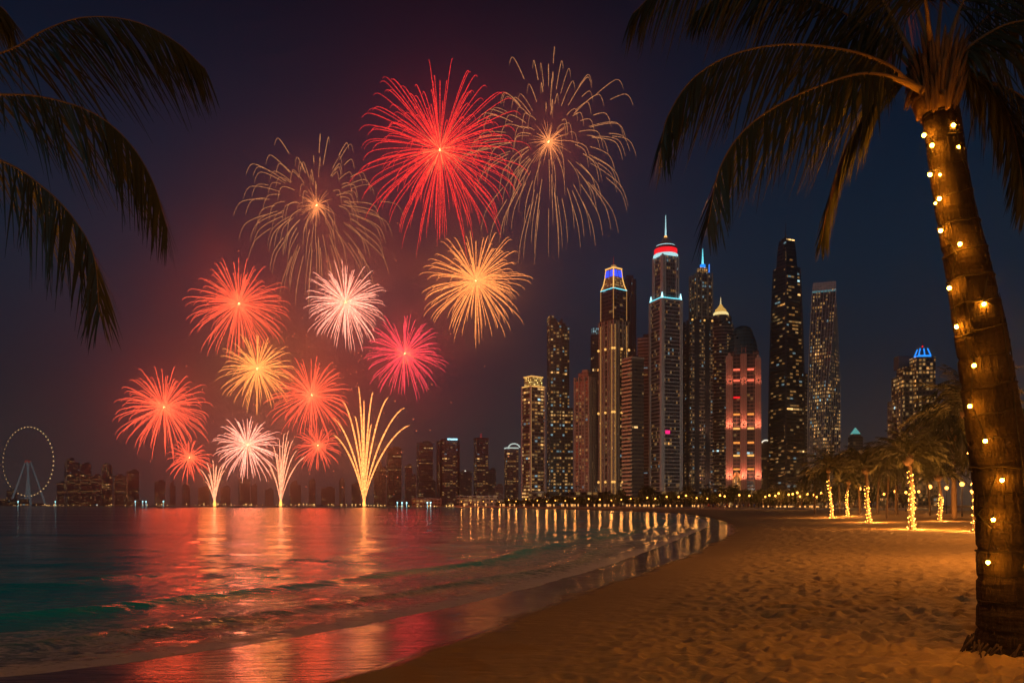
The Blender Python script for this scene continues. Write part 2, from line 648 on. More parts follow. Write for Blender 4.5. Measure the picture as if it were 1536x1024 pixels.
# ------------------------------------------------------------------ towers on the right bank
WARMSTONE = plain('warm_stone', (.30, .235, .18), .8, 0, .2, .1)
PALESTONE = plain('pale_stone', (.42, .39, .37), .75, 0, .2, .1)
DARKCLAD = plain('dark_cladding', (.045, .05, .055), .35, 0, .3, .1)
STEEL = plain('steel', (.30, .31, .33), .4, .8, .2, .3)
ROOF = plain('flat_roof', (.16, .15, .14), .9, 0, .3, .1)
G_GOLD = glow('gold_light', (1, .50, .12), 1.5)
G_GOLD_DIM = glow('gold_light_dim', (1, .45, .12), .45)
G_CYAN = glow('cyan_light', (.18, .85, 1.0), 1.5)
G_ICE = glow('ice_light', (.55, .95, 1.0), 1.1)
G_BLUE = glow('blue_light', (.03, .08, 1.0), 1.6)
G_SKYB = glow('sky_blue_light', (.02, .28, 1.0), 1.5)
G_RED = glow('red_light', (1, .012, .02), 1.3)
G_AMBER = glow('amber_light', (1, .33, .06), 1.4)
G_WHITE = glow('white_light', (1, .9, .72), 1.6)


class Tower:
    """An Empty at the tower's foot, turned to the camera and then by yaw; sizes are read off in pixels at its distance."""

    def __init__(s, name, label, px, d, yaw=0.0, base=1.2, group='towers on the right bank'):
        s.d, s.base = d, base
        x = (px - 768) / F * d
        s.yaw = math.radians(yaw)
        s.o = tag(empty(name, (x, d, base), -math.atan2(x, d) + s.yaw), label, 'tower', group)

    def z(s, py): return EYE + (HZ - py) / F * s.d - s.base
    def w(s, px): return px / F * s.d

    def wd(s, px, ratio):
        w = s.w(px) / (math.cos(s.yaw) + ratio * abs(math.sin(s.yaw)))
        return w, w * ratio

    def box(s, name, px, ytop, ybot, ratio, mat, dx=0, top=None, dy=0, zt=None, zb=None):
        w, d = s.wd(px, ratio)
        z0 = -1.5 if ybot is None else s.z(ybot)
        tw, td = (w, d) if top is None else (w * top, d * top)
        mb = MB().box(s.w(dx), dy, z0, s.z(ytop), w, d, tw, td)
        return mb.build(name, mat, s.o)

    def bands(s, px, ytop, ybot, ratio, mat, step=3.8, thick=1.0, out=.7, dx=0, dy=0, name='balcony_bands'):
        w, d = s.wd(px, ratio)
        mb = MB()
        z = s.z(ybot)
        while z < s.z(ytop) - thick:
            mb.box(s.w(dx), dy, z, z + thick, w + 2 * out, d + 2 * out)
            z += step
        return mb.build(name, mat, s.o)

    def pilasters(s, px, ytop, ybot, ratio, mat, us, sides=('f', 'l', 'r'), w0=1.2, out=.9, dx=0, dy=0, name='pilaster'):
        """Vertical ribs; us are fractions -0.5..0.5 along a side."""
        w, d = s.wd(px, ratio)
        cx = s.w(dx)
        for sd in sides:
            for u in us:
                mb = MB()
                if sd == 'f': mb.box(cx + u * w, dy - d / 2, s.z(ybot), s.z(ytop), w0, out * 2)
                if sd == 'l': mb.box(cx - w / 2, dy + u * d, s.z(ybot), s.z(ytop), out * 2, w0)
                if sd == 'r': mb.box(cx + w / 2, dy + u * d, s.z(ybot), s.z(ytop), out * 2, w0)
                mb.build(name, mat, s.o)

    def strip(s, px, y, ratio, mat, th=1.6, out=.5, dx=0, dy=0, name='light_band'):
        w, d = s.wd(px, ratio)
        return MB().box(s.w(dx), dy, s.z(y) - th / 2, s.z(y) + th / 2, w + 2 * out, d + 2 * out).build(name, mat, s.o)

    def spire(s, ytop, ybot, r, mat, dx=0, dy=0, name='spire', r1=.25):
        return MB().lathe([(r, s.z(ybot)), (r * .6, s.z(ybot) * .6 + s.z(ytop) * .4), (r1, s.z(ytop))], 8, s.w(dx), dy).build(name, mat, s.o)

    def lamp(s, u, py, mat, dx=None, dy=None, r=1.1, name='facade_light'):
        return MB().ball((u, dy, s.z(py)), r, 8, 5).build(name, mat, s.o)


ADDED_FLOOD_W = 95000.0


def towers():
    B = 742
    # A: square block with a glowing lattice crown
    t = Tower('crowned_tower', 'square tower with a glowing gold lattice crown, leftmost of the tall row', 800, 900, 38)
    t.box('body', 34, 580, None, .8, facade('fa_a', (.11, .10, .09), (.012, .016, .02), 3.9, 4.2, .85, .5, .55, 2.0, .16, .04, 1.5))
    t.pilasters(34, 580, B, .8, PALESTONE, (-.49, .49), w0=1.4)
    t.pilasters(34, 580, B, .8, G_GOLD_DIM, (-.5,), ('f',), w0=.7, out=1.1, name='light_strip')
    t.box('crown', 27, 566, 580, .8, facade('fa_a2', (.25, .16, .06), (.3, .18, .05), 2.4, 2.0, .6, .6, 9, 5.0, .9, 0, 2.2, (1, .62, .12), (1, .75, .25)))
    t.strip(35, 581, .8, G_GOLD, 1.0)
    t.strip(28, 566, .8, G_GOLD, .9)
    t.spire(561, 566, .5, STEEL)
    # B: dark twin slab with a sloped top
    t = Tower('slope_topped_tower', 'dark slab tower with a sloping top left of the beige block', 838, 930, 12)
    fb = facade('fa_b', (.06, .10, .10), (.010, .03, .03), 3.8, 3.6, .8, .5, .42, 3.0, .05, .12, 1.7)
    w, d = t.wd(23, .9)
    MB().loft([([(-w / 2, -d / 2), (w / 2, -d / 2), (w / 2, d / 2), (-w / 2, d / 2)], -1.5),
               ([(-w / 2, -d / 2), (w / 2, -d / 2), (w / 2, d / 2), (-w / 2, d / 2)], t.z(492)),
               ([(-w / 2, -d / 2), (w * .10, -d / 2), (w * .10, d / 2), (-w / 2, d / 2)], t.z(483)), ([(-w / 2, -d / 2), (-w * .25, -d / 2), (-w * .25, d / 2), (-w / 2, d / 2)], t.z(476))]).build('front_slab', fb, t.o).location.x = t.w(-6)
    t.box('side_slab', 19, 488, None, 1.0, fb, 9, dy=9)
    t.box('stepped_wing', 20, 612, None, 1.0, fb, 12, dy=2)
    t.box('roof_block', 8, 482, 489, .8, DARKCLAD, 9, dy=9)
    t.bands(17, 490, B, 1.0, DARKCLAD, 3.8, .7, .5, 9, 9)
    t.strip(20, 499, .9, G_ICE, .8, .3, -6, 0)
    t.pilasters(21, 480, B, .9, DARKCLAD, (-.48, 0, .48), dx=-6, w0=1.3)
    # C: beige residential block with set back top
    t = Tower('beige_residential_tower', 'beige residential block with setbacks beside the twin gold lit tower', 877, 860, -30)
    fc = facade('fa_c', (.23, .18, .14), (.02, .02, .02), 3.6, 4.0, .62, .62, .28, 4.0, .01, .05, 1.3)
    t.box('body', 30, 572, None, .7, fc)
    t.box('upper_block', 21, 560, 572, .7, fc, 1)
    t.box('penthouse', 12, 555, 560, .7, WARMSTONE, 2)
    t.pilasters(30, 566, B, .7, WARMSTONE, (-.5, -.2, .2, .5), w0=1.4, out=.8)
    # D
    t = Tower('slim_grey_tower', 'slim grey tower with a teal top behind the gold edged tower', 893, 1000, 10)
    t.box('body', 14, 502, None, 1.0, facade('fa_d', (.13, .13, .13), (.025, .03, .035), 3.8, 3.0, .6, .6, .10, 5.0))
    t.box('crown', 12, 493, 502, 1.0, facade('fa_d2', (.05, .12, .13), (.04, .2, .25), 3, 2, .6, .8, .9, 7.0, .2, 1.0, .5))
    t.bands(14, 503, B, 1.0, DARKCLAD, 3.8, .8, .5)
    t.spire(486, 493, .5, STEEL, 3)
    # E: ornate, corner on, tapering crown with blue panels and gold edges
    t = Tower('ornate_tower', 'ornate tower with gold lit edges and a tapering crown with blue panels', 920.5, 830, 44)
    fe = facade('fa_e', (.13, .09, .055), (.012, .012, .014), 3.8, 2.9, .6, .62, .42, 6.0, .03, .02, 1.5)
    fe2 = facade('fa_e2', (.05, .045, .04), (.012, .014, .02), 3.8, 4.5, .85, .6, .06, 6.6, .03, .1, 1.6)
    t.box('base_shaft', 42, 482, None, 1.0, fe)
    t.box('upper_shaft', 38, 437, 482, 1.0, fe2)
    w, d = t.wd(38, 1.0)
    q = lambda k: [(-w / 2 * k, -d / 2 * k), (w / 2 * k, -d / 2 * k), (w / 2 * k, d / 2 * k), (-w / 2 * k, d / 2 * k)]
    cs = [(1.0, 437), (.80, 428), (.68, 418), (.60, 405)]
    MB().loft([(q(k), t.z(y)) for k, y in cs]).build('crown', facade('fa_e3', (.22, .13, .04), (.05, .04, .05), 2.6, 1.8, .5, .6, .9, 6.9, .2, 0, .8), t.o)
    for sx, sy in ((-1, -1), (1, -1), (-1, 1), (1, 1)):
        pts = [(sx * w / 2 * k, sy * d / 2 * k, t.z(y)) for k, y in cs]
        MB().tube(pts, .75, 6).build('edge_light', G_GOLD, t.o)
        MB().tube([(sx * w / 2 * 1.01, sy * d / 2 * 1.01, t.z(482)), (sx * w / 2 * 1.01, sy * d / 2 * 1.01, t.z(438))], .5, 5).build('edge_light', G_GOLD_DIM, t.o)
    for sd in ('f', 'l'):
        k0, k1, y0, y1 = .62, .66, 407, 417
        hw = w / 2 * .38
        mb = MB()
        off0, off1 = d / 2 * .605 + .5, d / 2 * .675 + .5
        for (a, b) in ((-.62, -.08), (.08, .62)):
            i = len(mb.V)
            for (u, o_, y) in ((a * w / 2, off1, y1), (b * w / 2, off1, y1), (b * w / 2 * .9, off0, y0), (a * w / 2 * .9, off0, y0)):
                for th in (0, .4):
                    mb.V.append(((u, -o_ + th, t.z(y)) if sd == 'f' else (-o_ + th, u, t.z(y))))
            mb.face((i, i + 2, i + 4, i + 6)); mb.face((i + 1, i + 7, i + 5, i + 3))
            for e in range(4):
                a0, a1 = i + 2 * e, i + 2 * ((e + 1) % 4)
                mb.face((a0, a0 + 1, a1 + 1, a1))
        mb.build('blue_panel', G_BLUE, t.o)
    t.strip(38, 436.5, 1.0, G_CYAN, .8, .5)
    t.strip(24, 404, 1.0, G_GOLD, .9, .5)
    t.box('lantern', 8, 398, 404, 1.0, G_GOLD_DIM)
    t.spire(384, 398, .7, plain('red_spire', (.4, .08, .08), .5))
    t.pilasters(42, 484, B, 1.0, WARMSTONE, (-.5, -.3, -.14, .14, .3, .5), ('f', 'l'), 1.1, .9)
    t.pilasters(42, 490, B, 1.0, G_GOLD_DIM, (-.4, .4), ('f', 'l'), .55, .8, name='light_strip')
    t.bands(42, 484, B, 1.0, WARMSTONE, 7.6, .7, .5)
    for y in (526, 620, 723):
        for u in (-.5, 0, .5):
            w2, d2 = t.wd(42, 1.0)
            MB().ball((u * w2, -d2 / 2 - 1.6, t.z(y)), 1.3, 8, 5).build('facade_light', G_GOLD, t.o)
            MB().ball((-d2 / 2 - 1.6, u * w2, t.z(y)), 1.3, 8, 5).build('facade_light', G_GOLD, t.o)
    t = Tower('plain_grey_tower', 'plain dark grey tower rising close behind the ornate gold tower', 944, 1010, 20)
    t.box('body', 18, 420, None, 1.0, facade('fa_e4', (.10, .085, .08), (.03, .03, .03), 3.8, 3.2, .5, .6, .05, 8.0))
    t.box('penthouse', 12, 414, 420, 1.0, DARKCLAD)
    t.pilasters(18, 420, B, 1.0, DARKCLAD, (-.5, -.25, 0, .25, .5))
    # F: balcony stripes left, dark glass right
    t = Tower('balcony_tower', 'lower tower with orange lit balcony stripes beside dark glass', 950, 800, 40)
    t.box('body', 31, 540, None, .95, facade('fa_f', (.10, .075, .05), (.02, .022, .03), 3.8, 5, .9, .5, .05, 9.0, .02, .05, 1.4))
    w, d = t.wd(31, .95)
    mb = MB()
    z = 6
    while z < t.z(541):
        mb.box(-w / 2 - .9, 0, z, z + 1.5, 1.8, d * .98)
        z += 3.8
    mb.build('balcony_stripes', plain('balcony_front', (.62, .42, .25), .7), t.o)
    t.box('roof_slab', 33, 537, 540, .95, WARMSTONE)
    t.box('plant_room', 12, 533, 537, .95, DARKCLAD, 2)
    t = Tower('striped_rear_tower', 'pale striped tower half hidden left of the tallest spire', 967, 900, -15)
    t.box('body', 20, 507, None, .8, facade('fa_g', (.16, .13, .11), (.025, .03, .035), 3.8, 5, .9, .5, .05, 10.0))
    t.bands(20, 507, B, .8, PALESTONE, 3.8, 1.3, .8)
    t.box('plant_room', 10, 502, 507, .8, DARKCLAD, 3)
    # H: the tallest, red ringed dome
    t = Tower('red_ringed_tower', 'tallest classical tower with a red lit ring under its dome and spire', 998.5, 840, 33)
    fh = facade('fa_h', (.13, .115, .11), (.010, .014, .020), 3.9, 2.5, .7, .62, .16, 11.0, .008, .1, 1.7)
    t.box('lower_shaft', 47, 455, None, .95, fh)
    t.box('upper_shaft', 37, 385, 455, .95, fh)
    t.pilasters(47, 453, B, .95, PALESTONE, (-.5, -.42, .42, .5), ('f', 'l'), 1.5, 1.0)
    t.pilasters(37, 386, 455, .95, PALESTONE, (-.5, -.36, .36, .5), ('f', 'l'), 1.3, .9)
    t.bands(47, 456, B, .95, PALESTONE, 3.9, .55, .35, name='floor_bands')
    t.box('ledge', 49, 452, 455, .95, PALESTONE)
    t.strip(47, 451, .95, G_CYAN, .9, .3)
    w, d = t.wd(47, .95)
    for sx, sy in ((-1, -1), (1, -1), (-1, 1)):
        MB().lathe([(1.5, t.z(452)), (1.0, t.z(449)), (.3, t.z(443))], 8, sx * w / 2 * .93, sy * d / 2 * .93).build('corner_beacon', glow('beacon', (.45, .9, 1), 3.0), t.o)
    k = t.w(1)
    MB().lathe([(18.5 * k, t.z(387)), (18.5 * k, t.z(384)), (17.5 * k, t.z(383))], 28).build('crown_base', G_ICE, t.o)
    MB().lathe([(17 * k, t.z(384)), (17.2 * k, t.z(380)), (17 * k, t.z(375))], 28).build('red_ring', G_RED, t.o)
    MB().lathe([(15.8 * k, t.z(375)), (15.5 * k, t.z(371))], 28).build('drum', plain('dark_red', (.12, .03, .03), .5), t.o)
    MB().lathe([(15 * k, t.z(371.5)), (14.2 * k, t.z(369.5))], 28).build('crown_rim', G_ICE, t.o)
    MB().lathe([(14 * k, t.z(370)), (11 * k, t.z(366)), (6 * k, t.z(361)), (3 * k, t.z(357))], 28).build('dome', plain('teal_dome', (.16, .28, .27), .45), t.o)
    MB().lathe([(2.6 * k, t.z(357.5)), (2.2 * k, t.z(354))], 12).build('lantern', G_GOLD, t.o)
    t.spire(323, 354, 1.0, G_ICE, 0, 0, 'spire')
    mb = MB().box(t.w(-8), -t.wd(47, .95)[1] / 2 - .9, t.z(652), t.z(647), 5, .8)
    mb.build('red_sign', glow('pink_sign', (1, .02, .2), 1.6), t.o)
    # I
    t = Tower('blue_spire_tower', 'stepped tower with a bright blue spire right of the tallest one', 1045, 870, 28)
    fi = facade('fa_i', (.13, .11, .10), (.010, .016, .022), 3.8, 2.7, .7, .6, .30, 12.0, .02, .16, 1.7)
    t.box('lower_shaft', 46, 488, None, .9, fi)
    t.box('middle_shaft', 33, 418, 488, .9, fi, 7)
    t.box('upper_block', 24, 410, 418, .9, fi, 8)
    t.box('top_block', 15, 402, 410, .9, facade('fa_i2', (.3, .2, .1), (.1, .06, .03), 3.0, 2.5, .6, .6, 2.4, 12.5, .2, .0, 1.6), 9)
    t.bands(46, 489, B, .9, WARMSTONE, 3.8, 1.1, .8)
    t.bands(33, 420, 488, .9, WARMSTONE, 7.6, .8, .5, 7)
    t.pilasters(33, 412, 488, .9, WARMSTONE, (-.5, -.2, .2, .5), ('f', 'l'), 1.3, .9, 7)
    t.pilasters(46, 483, B, .9, DARKCLAD, (-.24, .24), ('f', 'l'), 5.5, .95, name='glass_bay')
    t.box('spire_base', 8, 396, 402, .9, G_SKYB, 10)
    t.spire(372, 398, 1.5, G_CYAN, 10)
    t.pilasters(10, 396, 416, .9, glow('blue_fin_light', (.05, .25, 1), 1.4), (.5,), ('f',), .6, .8, 15, name='lit_fin')
    w, d = t.wd(46, .9)
    for u in (-.46, .1, .46):
        MB().ball((u * w, -d / 2 - 1.2, t.z(484)), 1.1, 8, 5).build('facade_light', G_GOLD, t.o)
    # J: gold dome
    t = Tower('gold_domed_tower', 'round cornered tower with a small gold lit dome and spire', 1081, 930, 15)
    fj = facade('fa_j', (.12, .11, .11), (.010, .018, .024), 3.8, 3.0, .8, .5, .26, 13.0, .02, .15, 1.6)
    k = t.w(1)
    MB().lathe([(19 * k, -1.5), (19 * k, t.z(490)), (16 * k, t.z(484)), (16 * k, t.z(476)), (12 * k, t.z(474))], 20).build('shaft', fj, t.o)
    mb = MB()
    z = 4
    while z < t.z(492):
        mb.lathe([(19.7 * k, z), (19.7 * k, z + 1.1)], 20)
        z += 3.8
    mb.build('balcony_rings', PALESTONE, t.o)
    MB().lathe([(11.5 * k, t.z(475)), (11.5 * k, t.z(471)), (10 * k, t.z(469))], 18).build('crown_ring', glow('crown_gold', (1, .75, .3), 1.3), t.o)
    MB().lathe([(9 * k, t.z(470)), (8 * k, t.z(465)), (4 * k, t.z(461)), (2 * k, t.z(457))], 18).build('dome', glow('dome_gold', (1, .55, .12), .8), t.o)
    t.spire(446, 458, 1.2, glow('spire_gold', (1, .75, .35), .9))
    # K: salmon floodlit, rounded dome
    t = Tower('salmon_tower', 'salmon floodlit tower with a dark rounded dome and red lit bands', 1114, 850, 4)
    stone = plain('salmon_stone', (.52, .27, .20), .8, 0, .15, .2)
    fk = facade('fa_k', (.20, .09, .06), (.016, .02, .026), 3.8, 3.4, .8, .55, .07, 14.0, .01, .2, 1.5)
    t.box('core', 46, 530, None, .8, fk)
    k = t.w(1)
    dome = facade('fa_k2', (.015, .075, .10), (.006, .03, .04), 3.8, 4, .85, .5, .02, 15.0, .0, .8, 1.0)
    MB().lathe([(22 * k, t.z(534)), (21.5 * k, t.z(524)), (19.5 * k, t.z(513)), (15.5 * k, t.z(503)), (14 * k, t.z(497)), (11 * k, t.z(492)), (6 * k, t.z(489.5)), (1, t.z(489))], 28).build('dome', dome, t.o)
    w, d = t.wd(46, .8)
    for cx, cw, yt in ((-20.5, 10, 537), (0, 9, 522), (20.5, 9, 541)):
        MB().box(t.w(cx), -d / 2 - .8, -1.5, t.z(yt), t.w(cw), 3.4, t.w(cw) * .96, 3.2).build('stone_column', stone, t.o)
        MB().box(t.w(cx), -d / 2 - .8, t.z(yt), t.z(yt - 5), t.w(cw * .6), 2.6, t.w(cw * .2), 1).build('column_cap', stone, t.o)
        for u in (-.3, 0, .3):
            MB().box(t.w(cx + cw * u), -d / 2 - 2.7, 0, t.z(yt + 3), .7, .5).build('column_rib', plain('salmon_rib', (.5, .16, .10), .8), t.o)
    for i, y in enumerate((557, 573, 598, 623, 644, 665, 684, 704)):
        mt = G_RED if i == 2 else (glow('coral_band', (1, .16, .08), 1.7) if i < 2 else G_AMBER if i % 2 else G_GOLD)
        for cx, cw in ((-9.9, 9.2), (10.2, 9.2)):
            if i == 2 and cx > 0: continue
            MB().box(t.w(cx), -d / 2 - .5, t.z(y) - 1.0, t.z(y) + .9, t.w(cw), 1.2).build('lit_band', mt, t.o)
    MB().lathe([(6.5 * k, -1), (6.5 * k, t.z(716)), (4 * k, t.z(710)), (.5, t.z(708))], 16, t.w(-9.9), -d / 2 - 1).build('lit_portal', facade('fa_k3', (.5, .18, .06), (.3, .12, .04), 2.0, 1.6, .7, .7, 2.0, 15.5, .3, 0, 1.4, (1, .35, .08), (1, .5, .15)), t.o)
    for i, (cx, y, pw) in enumerate(((-20, 715, 8000), (0, 715, 8000), (20, 715, 8000), (-20, 640, 6500), (0, 640, 6500), (20, 640, 6500), (-20, 575, 1800), (1, 575, 1800), (20, 575, 1800))):  # added lamps and brackets, not seen on the tower, to brighten its columns
        fl = MB().box(t.w(cx), -d / 2 - 9, t.z(y) - .6, t.z(y) + .3, 2.2, .9).build('added_floodlight', DARKCLAD, t.o)
        MB().tube([(t.w(cx), -d / 2 - 8.6, t.z(y) - .3), (t.w(cx), -d / 2 - 2, t.z(y) - 1.2)], .22, 5).build('added_flood_arm', DARKCLAD, t.o)
        ld = bpy.data.lights.new('added_flood_lamp', 'SPOT')
        ld.energy = pw
        ld.spot_size = math.radians(150)
        ld.spot_blend = .6
        ld.color = (1, .40, .25)
        ld.shadow_soft_size = .5
        lo = bpy.data.objects.new('added_flood_lamp', ld)
        C.objects.link(lo)
        lo.parent = fl
        lo.location = (t.w(cx), -d / 2 - 8.3, t.z(y) + .6)
        lo.rotation_euler = (math.radians(118), 0, 0)
    t = Tower('small_arched_tower', 'small dark tower with a white arched top between the salmon tower and the black one', 1149, 1000, 0)
    t.box('body', 13, 664, None, 1, facade('fa_l', (.09, .08, .08), (.025, .025, .03), 3.8, 3.5, .7, .55, .10, 16.0))
    t.bands(13, 665, B, 1, DARKCLAD, 3.8, .8, .4)
    k = t.w(1)
    MB().tube([(math.cos(a) * 5.5 * k, -6 * k, t.z(664) + math.sin(a) * 3.6 * k) for a in np.linspace(0, PI, 12)], .7, 6).build('arch_light', G_WHITE, t.o)
    t.box('plant_room', 9, 661, 664, 1, ROOF)
    # M: tall dark glass tower, corner on
    t = Tower('black_glass_tower', 'tall black tapering glass tower with a chamfered top and thin mast', 1180, 900, 42)
    fm = facade('fa_m', (.032, .036, .036), (.010, .013, .014), 3.9, 4.4,   .92, .5, .20, 17.0, .025, .08, 1.9)
    q = lambda px: (lambda h: [(-h, -h), (h, -h), (h, h), (-h, h)])(t.wd(px, 1.0)[0] / 2)
    MB().loft([(q(52), -1.5), (q(50.5), t.z(640)), (q(48), t.z(560)), (q(43), t.z(480)), (q(39), t.z(430)), (q(36), t.z(403))]).build('shaft', fm, t.o)
    MB().loft([(q(30), t.z(403)), (q(27), t.z(380)), (q(22), t.z(361))]).build('crown', facade('fa_m2', (.045, .042, .04), (.02, .022, .024), 3.9, 4.4, .9, .5, .05, 18.0, .01), t.o)
    MB().loft([(q(32), t.z(404)), (q(32), t.z(401.5))]).build('crown_ledge', plain('bronze_ledge', (.3, .16, .07), .5), t.o)
    cs = [(52.4, -1.5), (50.9, t.z(640)), (48.4, t.z(560)), (43.4, t.z(480)), (39.4, t.z(430)), (36.4, t.z(403))]
    for sx, sy in ((-1, -1), (1, -1), (-1, 1)):
        MB().tube([(sx * t.wd(p, 1)[0] / 2, sy * t.wd(p, 1)[0] / 2, z) for p, z in cs], 1.1, 6).build('corner_rib', DARKCLAD, t.o)
    w, d = t.wd(50, 1.0)
    MB().box(w / 2 + 4, 0, -1.5, t.z(560), 9, w * .7).build('side_wing', fm, t.o)
    mb = MB()
    z = 5
    while z < t.z(562):
        mb.box(w / 2 + 4, 0, z, z + .9, 10.2, w * .7 + 1.2)
        z += 3.9
    mb.build('wing_bands', PALESTONE, t.o)
    t.box('roof_block', 12, 358, 362, 1.0, DARKCLAD, -2)
    t.spire(334, 359, .8, DARKCLAD, -2, name='mast')
    # N: twisted tower
    t = Tower('twisted_tower', 'twisted tower wrapped in fine vertical fins with a pale screened crown', 1236, 880, 0)
    fn = facade('fa_n', (.11, .10, .105), (.014, .014, .018), 3.9, 2.6, .6, .55, .55, 19.0, .012, .05, 1.8)
    h0 = t.w(34) / 2 * .93

    def ring(a, h):
        ca, sa = math.cos(a), math.sin(a)
        return [(ca * x - sa * y, sa * x + ca * y) for x, y in ((-h, -h), (h, -h), (h, h), (-h, h))]
    zt = t.z(440)
    secs = [(ring(math.radians(18 + 72 * (i / 36)), h0), -1.5 + (zt + 1.5) * i / 36) for i in range(37)]
    MB().loft(secs).build('shaft', fn, t.o)
    for k in range(4):
        for f in (0, .12, .24, .36, .5, .64, .76, .88):
            pts = []
            for poly, z in secs:
                (x0, y0), (x1, y1) = poly[k], poly[(k + 1) % 4]
                x, y = x0 + (x1 - x0) * f, y0 + (y1 - y0) * f
                l = math.hypot(x, y)
                pts.append((x * (1 + .5 / l), y * (1 + .5 / l), z))
            MB().tube(pts, .42 if f else .6, 4).build('fin', plain('pale_fin', (.42, .38, .40), .6), t.o)
    h1 = h0 * 1.02
    MB().loft([(ring(math.radians(90), h1), t.z(440)), (ring(math.radians(92), h1), t.z(427))]).build('crown_screen', facade('fa_n2', (.55, .55, .58), (.22, .22, .24), 2.4, 1.6, .6, .7, .02, 20.0), t.o)
    MB().loft([(ring(math.radians(91), h1 * 1.03), t.z(442)), (ring(math.radians(91), h1 * 1.03), t.z(439.5))]).build('crown_light', glow('dim_teal', (.25, .55, .6), .35), t.o)
    # O: small pyramid roof
    t = Tower('pyramid_roof_tower', 'small tower with a glowing teal pyramid roof right of the twisted tower', 1283, 1100, 30)
    t.box('body', 21, 655, None, .9, facade('fa_o', (.12, .10, .085), (.03, .03, .03), 3.8, 3.6, .7, .55, .18, 21.0))
    t.bands(21, 656, B, .9, WARMSTONE, 3.8, .8, .4)
    t.box('setback', 16, 651, 655, .9, WARMSTONE)
    w, d = t.wd(15, .9)
    MB().box(0, 0, t.z(651), t.z(641), w, d, .6, .6).build('pyramid_roof', glow('teal_roof', (.2, .75, .7), .6), t.o)
    t.spire(636, 641, .5, STEEL)
    # P: stepped hotel with blue crown
    t = Tower('blue_crowned_tower', 'broad stepped tower with a bright blue crown behind the palms', 1369, 760, 25)
    fp = facade('fa_p', (.17, .115, .075), (.014, .014, .014), 3.8, 3.4, .65, .58, .55, 22.0, .03, .03, 1.7)
    t.box('lower_block', 68, 600, None, .8, fp)
    t.box('middle_block', 58, 565, 600, .8, fp)
    t.box('left_wing', 22, 561, None, .8, fp, -17, dy=-12)
    t.box('upper_block', 46, 552, 565, .8, fp, 1)
    t.box('shaft', 34, 541, None, .8, fp, 4, dy=-14)
    t.box('rear_block', 26, 532, 552, .8, plain('grey_block', (.12, .11, .11), .8), -7, dy=10)
    t.bands(30, 545, B, .8, WARMSTONE, 7.6, .9, .5, 4, -14)
    t.bands(66, 601, B, .8, WARMSTONE, 3.8, .7, .5)
    t.pilasters(66, 600, B, .8, WARMSTONE, (-.5, -.36, -.2, .2, .36, .5), ('f', 'l'), 1.2, .8)
    t.pilasters(30, 545, B, .8, G_GOLD_DIM, (-.5, .5), ('f',), .5, .8, 4, -14, name='light_strip')
    w, d = t.wd(24, .8)
    x = t.w(4)
    MB().box(x, -14, t.z(541), t.z(537.5), w, d, w * .9, d * .9).build('crown_base', G_SKYB, t.o)
    MB().box(x, -14, t.z(537.5), t.z(528), w * .78, d * .78, w * .5, d * .5).build('crown', plain('crown_frame', (.1, .14, .2), .5), t.o)
    for sx, sy in ((-1, -1), (1, -1), (-1, 1), (0, -1)):
        MB().tube([(x + sx * w * .45, -14 + sy * d * .45, t.z(538)), (x + sx * w * .27, -14 + sy * d * .27, t.z(527.5))], .6, 6).build('crown_light', G_SKYB, t.o)
    t.spire(515, 528, .6, plain('red_spire', (.4, .08, .08), .5), 4, -14)
    MB().ball((x, -14, t.z(524)), .9).build('beacon', G_RED, t.o)
    MB().tube([(t.w(20), -16, t.z(567)), (t.w(17), -15, t.z(558)), (t.w(15.5), -14, t.z(551))], 1.1, 6).build('blue_fin', G_BLUE, t.o)
    t = Tower('low_hotel_block', 'low grey hotel block at the left foot of the blue crowned tower', 1328, 700, 10)
    t.box('body', 26, 668, None, .8, facade('fa_q', (.22, .16, .11), (.04, .035, .03), 3.6, 3.8, .55, .55, .2, 23.0))
    t.box('roof_block', 10, 664, 668, .8, ROOF, 3)
    t.bands(26, 668, B, .8, WARMSTONE, 3.6, .7, .5)


towers()


# added masts above the tree belt, put in to brighten the towers
for i, (px, py, d, pw) in enumerate(((800, 737, 640, 1.0), (866, 730, 600, .9), (930, 723, 570, 1.2), (1000, 730, 560, 1.3), (1062, 728, 560, 1.2), (1185, 727, 560, .8), (1240, 724, 560, .9), (1362, 705, 480, .8))):
    p = P(px, py, d)
    zg = 1.3
    o = tag(empty('added_flood_mast', (p.x, p.y, zg)), 'added tall lamp mast rising out of the tree belt to brighten the towers', 'added_floodlight', 'added lamp masts below the towers')
    MB().lathe([(.3, 0), (.16, p.z - zg)], 8).build('mast', STEEL, o)
    hd = MB().box(0, 0, p.z - zg, p.z - zg + 1.2, 2.4, .7).build('lamp_head', DARKCLAD, o)
    MB().box(0, .42, p.z - zg + .1, p.z - zg + 1.1, 2.2, .1).build('lamp_glass', glow('added_flood_glass', (1, .6, .25), 5), hd)
    ld = bpy.data.lights.new('added_flood_lamp', 'SPOT')
    ld.energy = ADDED_FLOOD_W * pw
    ld.spot_size = math.radians(120)
    ld.spot_blend = .8
    ld.color = (1, .82, .66)
    ld.shadow_soft_size = .6
    lo = bpy.data.objects.new('added_flood_lamp', ld)
    C.objects.link(lo)
    lo.parent = hd
    lo.location = (0, 1.2, p.z - zg + .6)
    lo.rotation_euler = (math.radians(122), 0, 0)


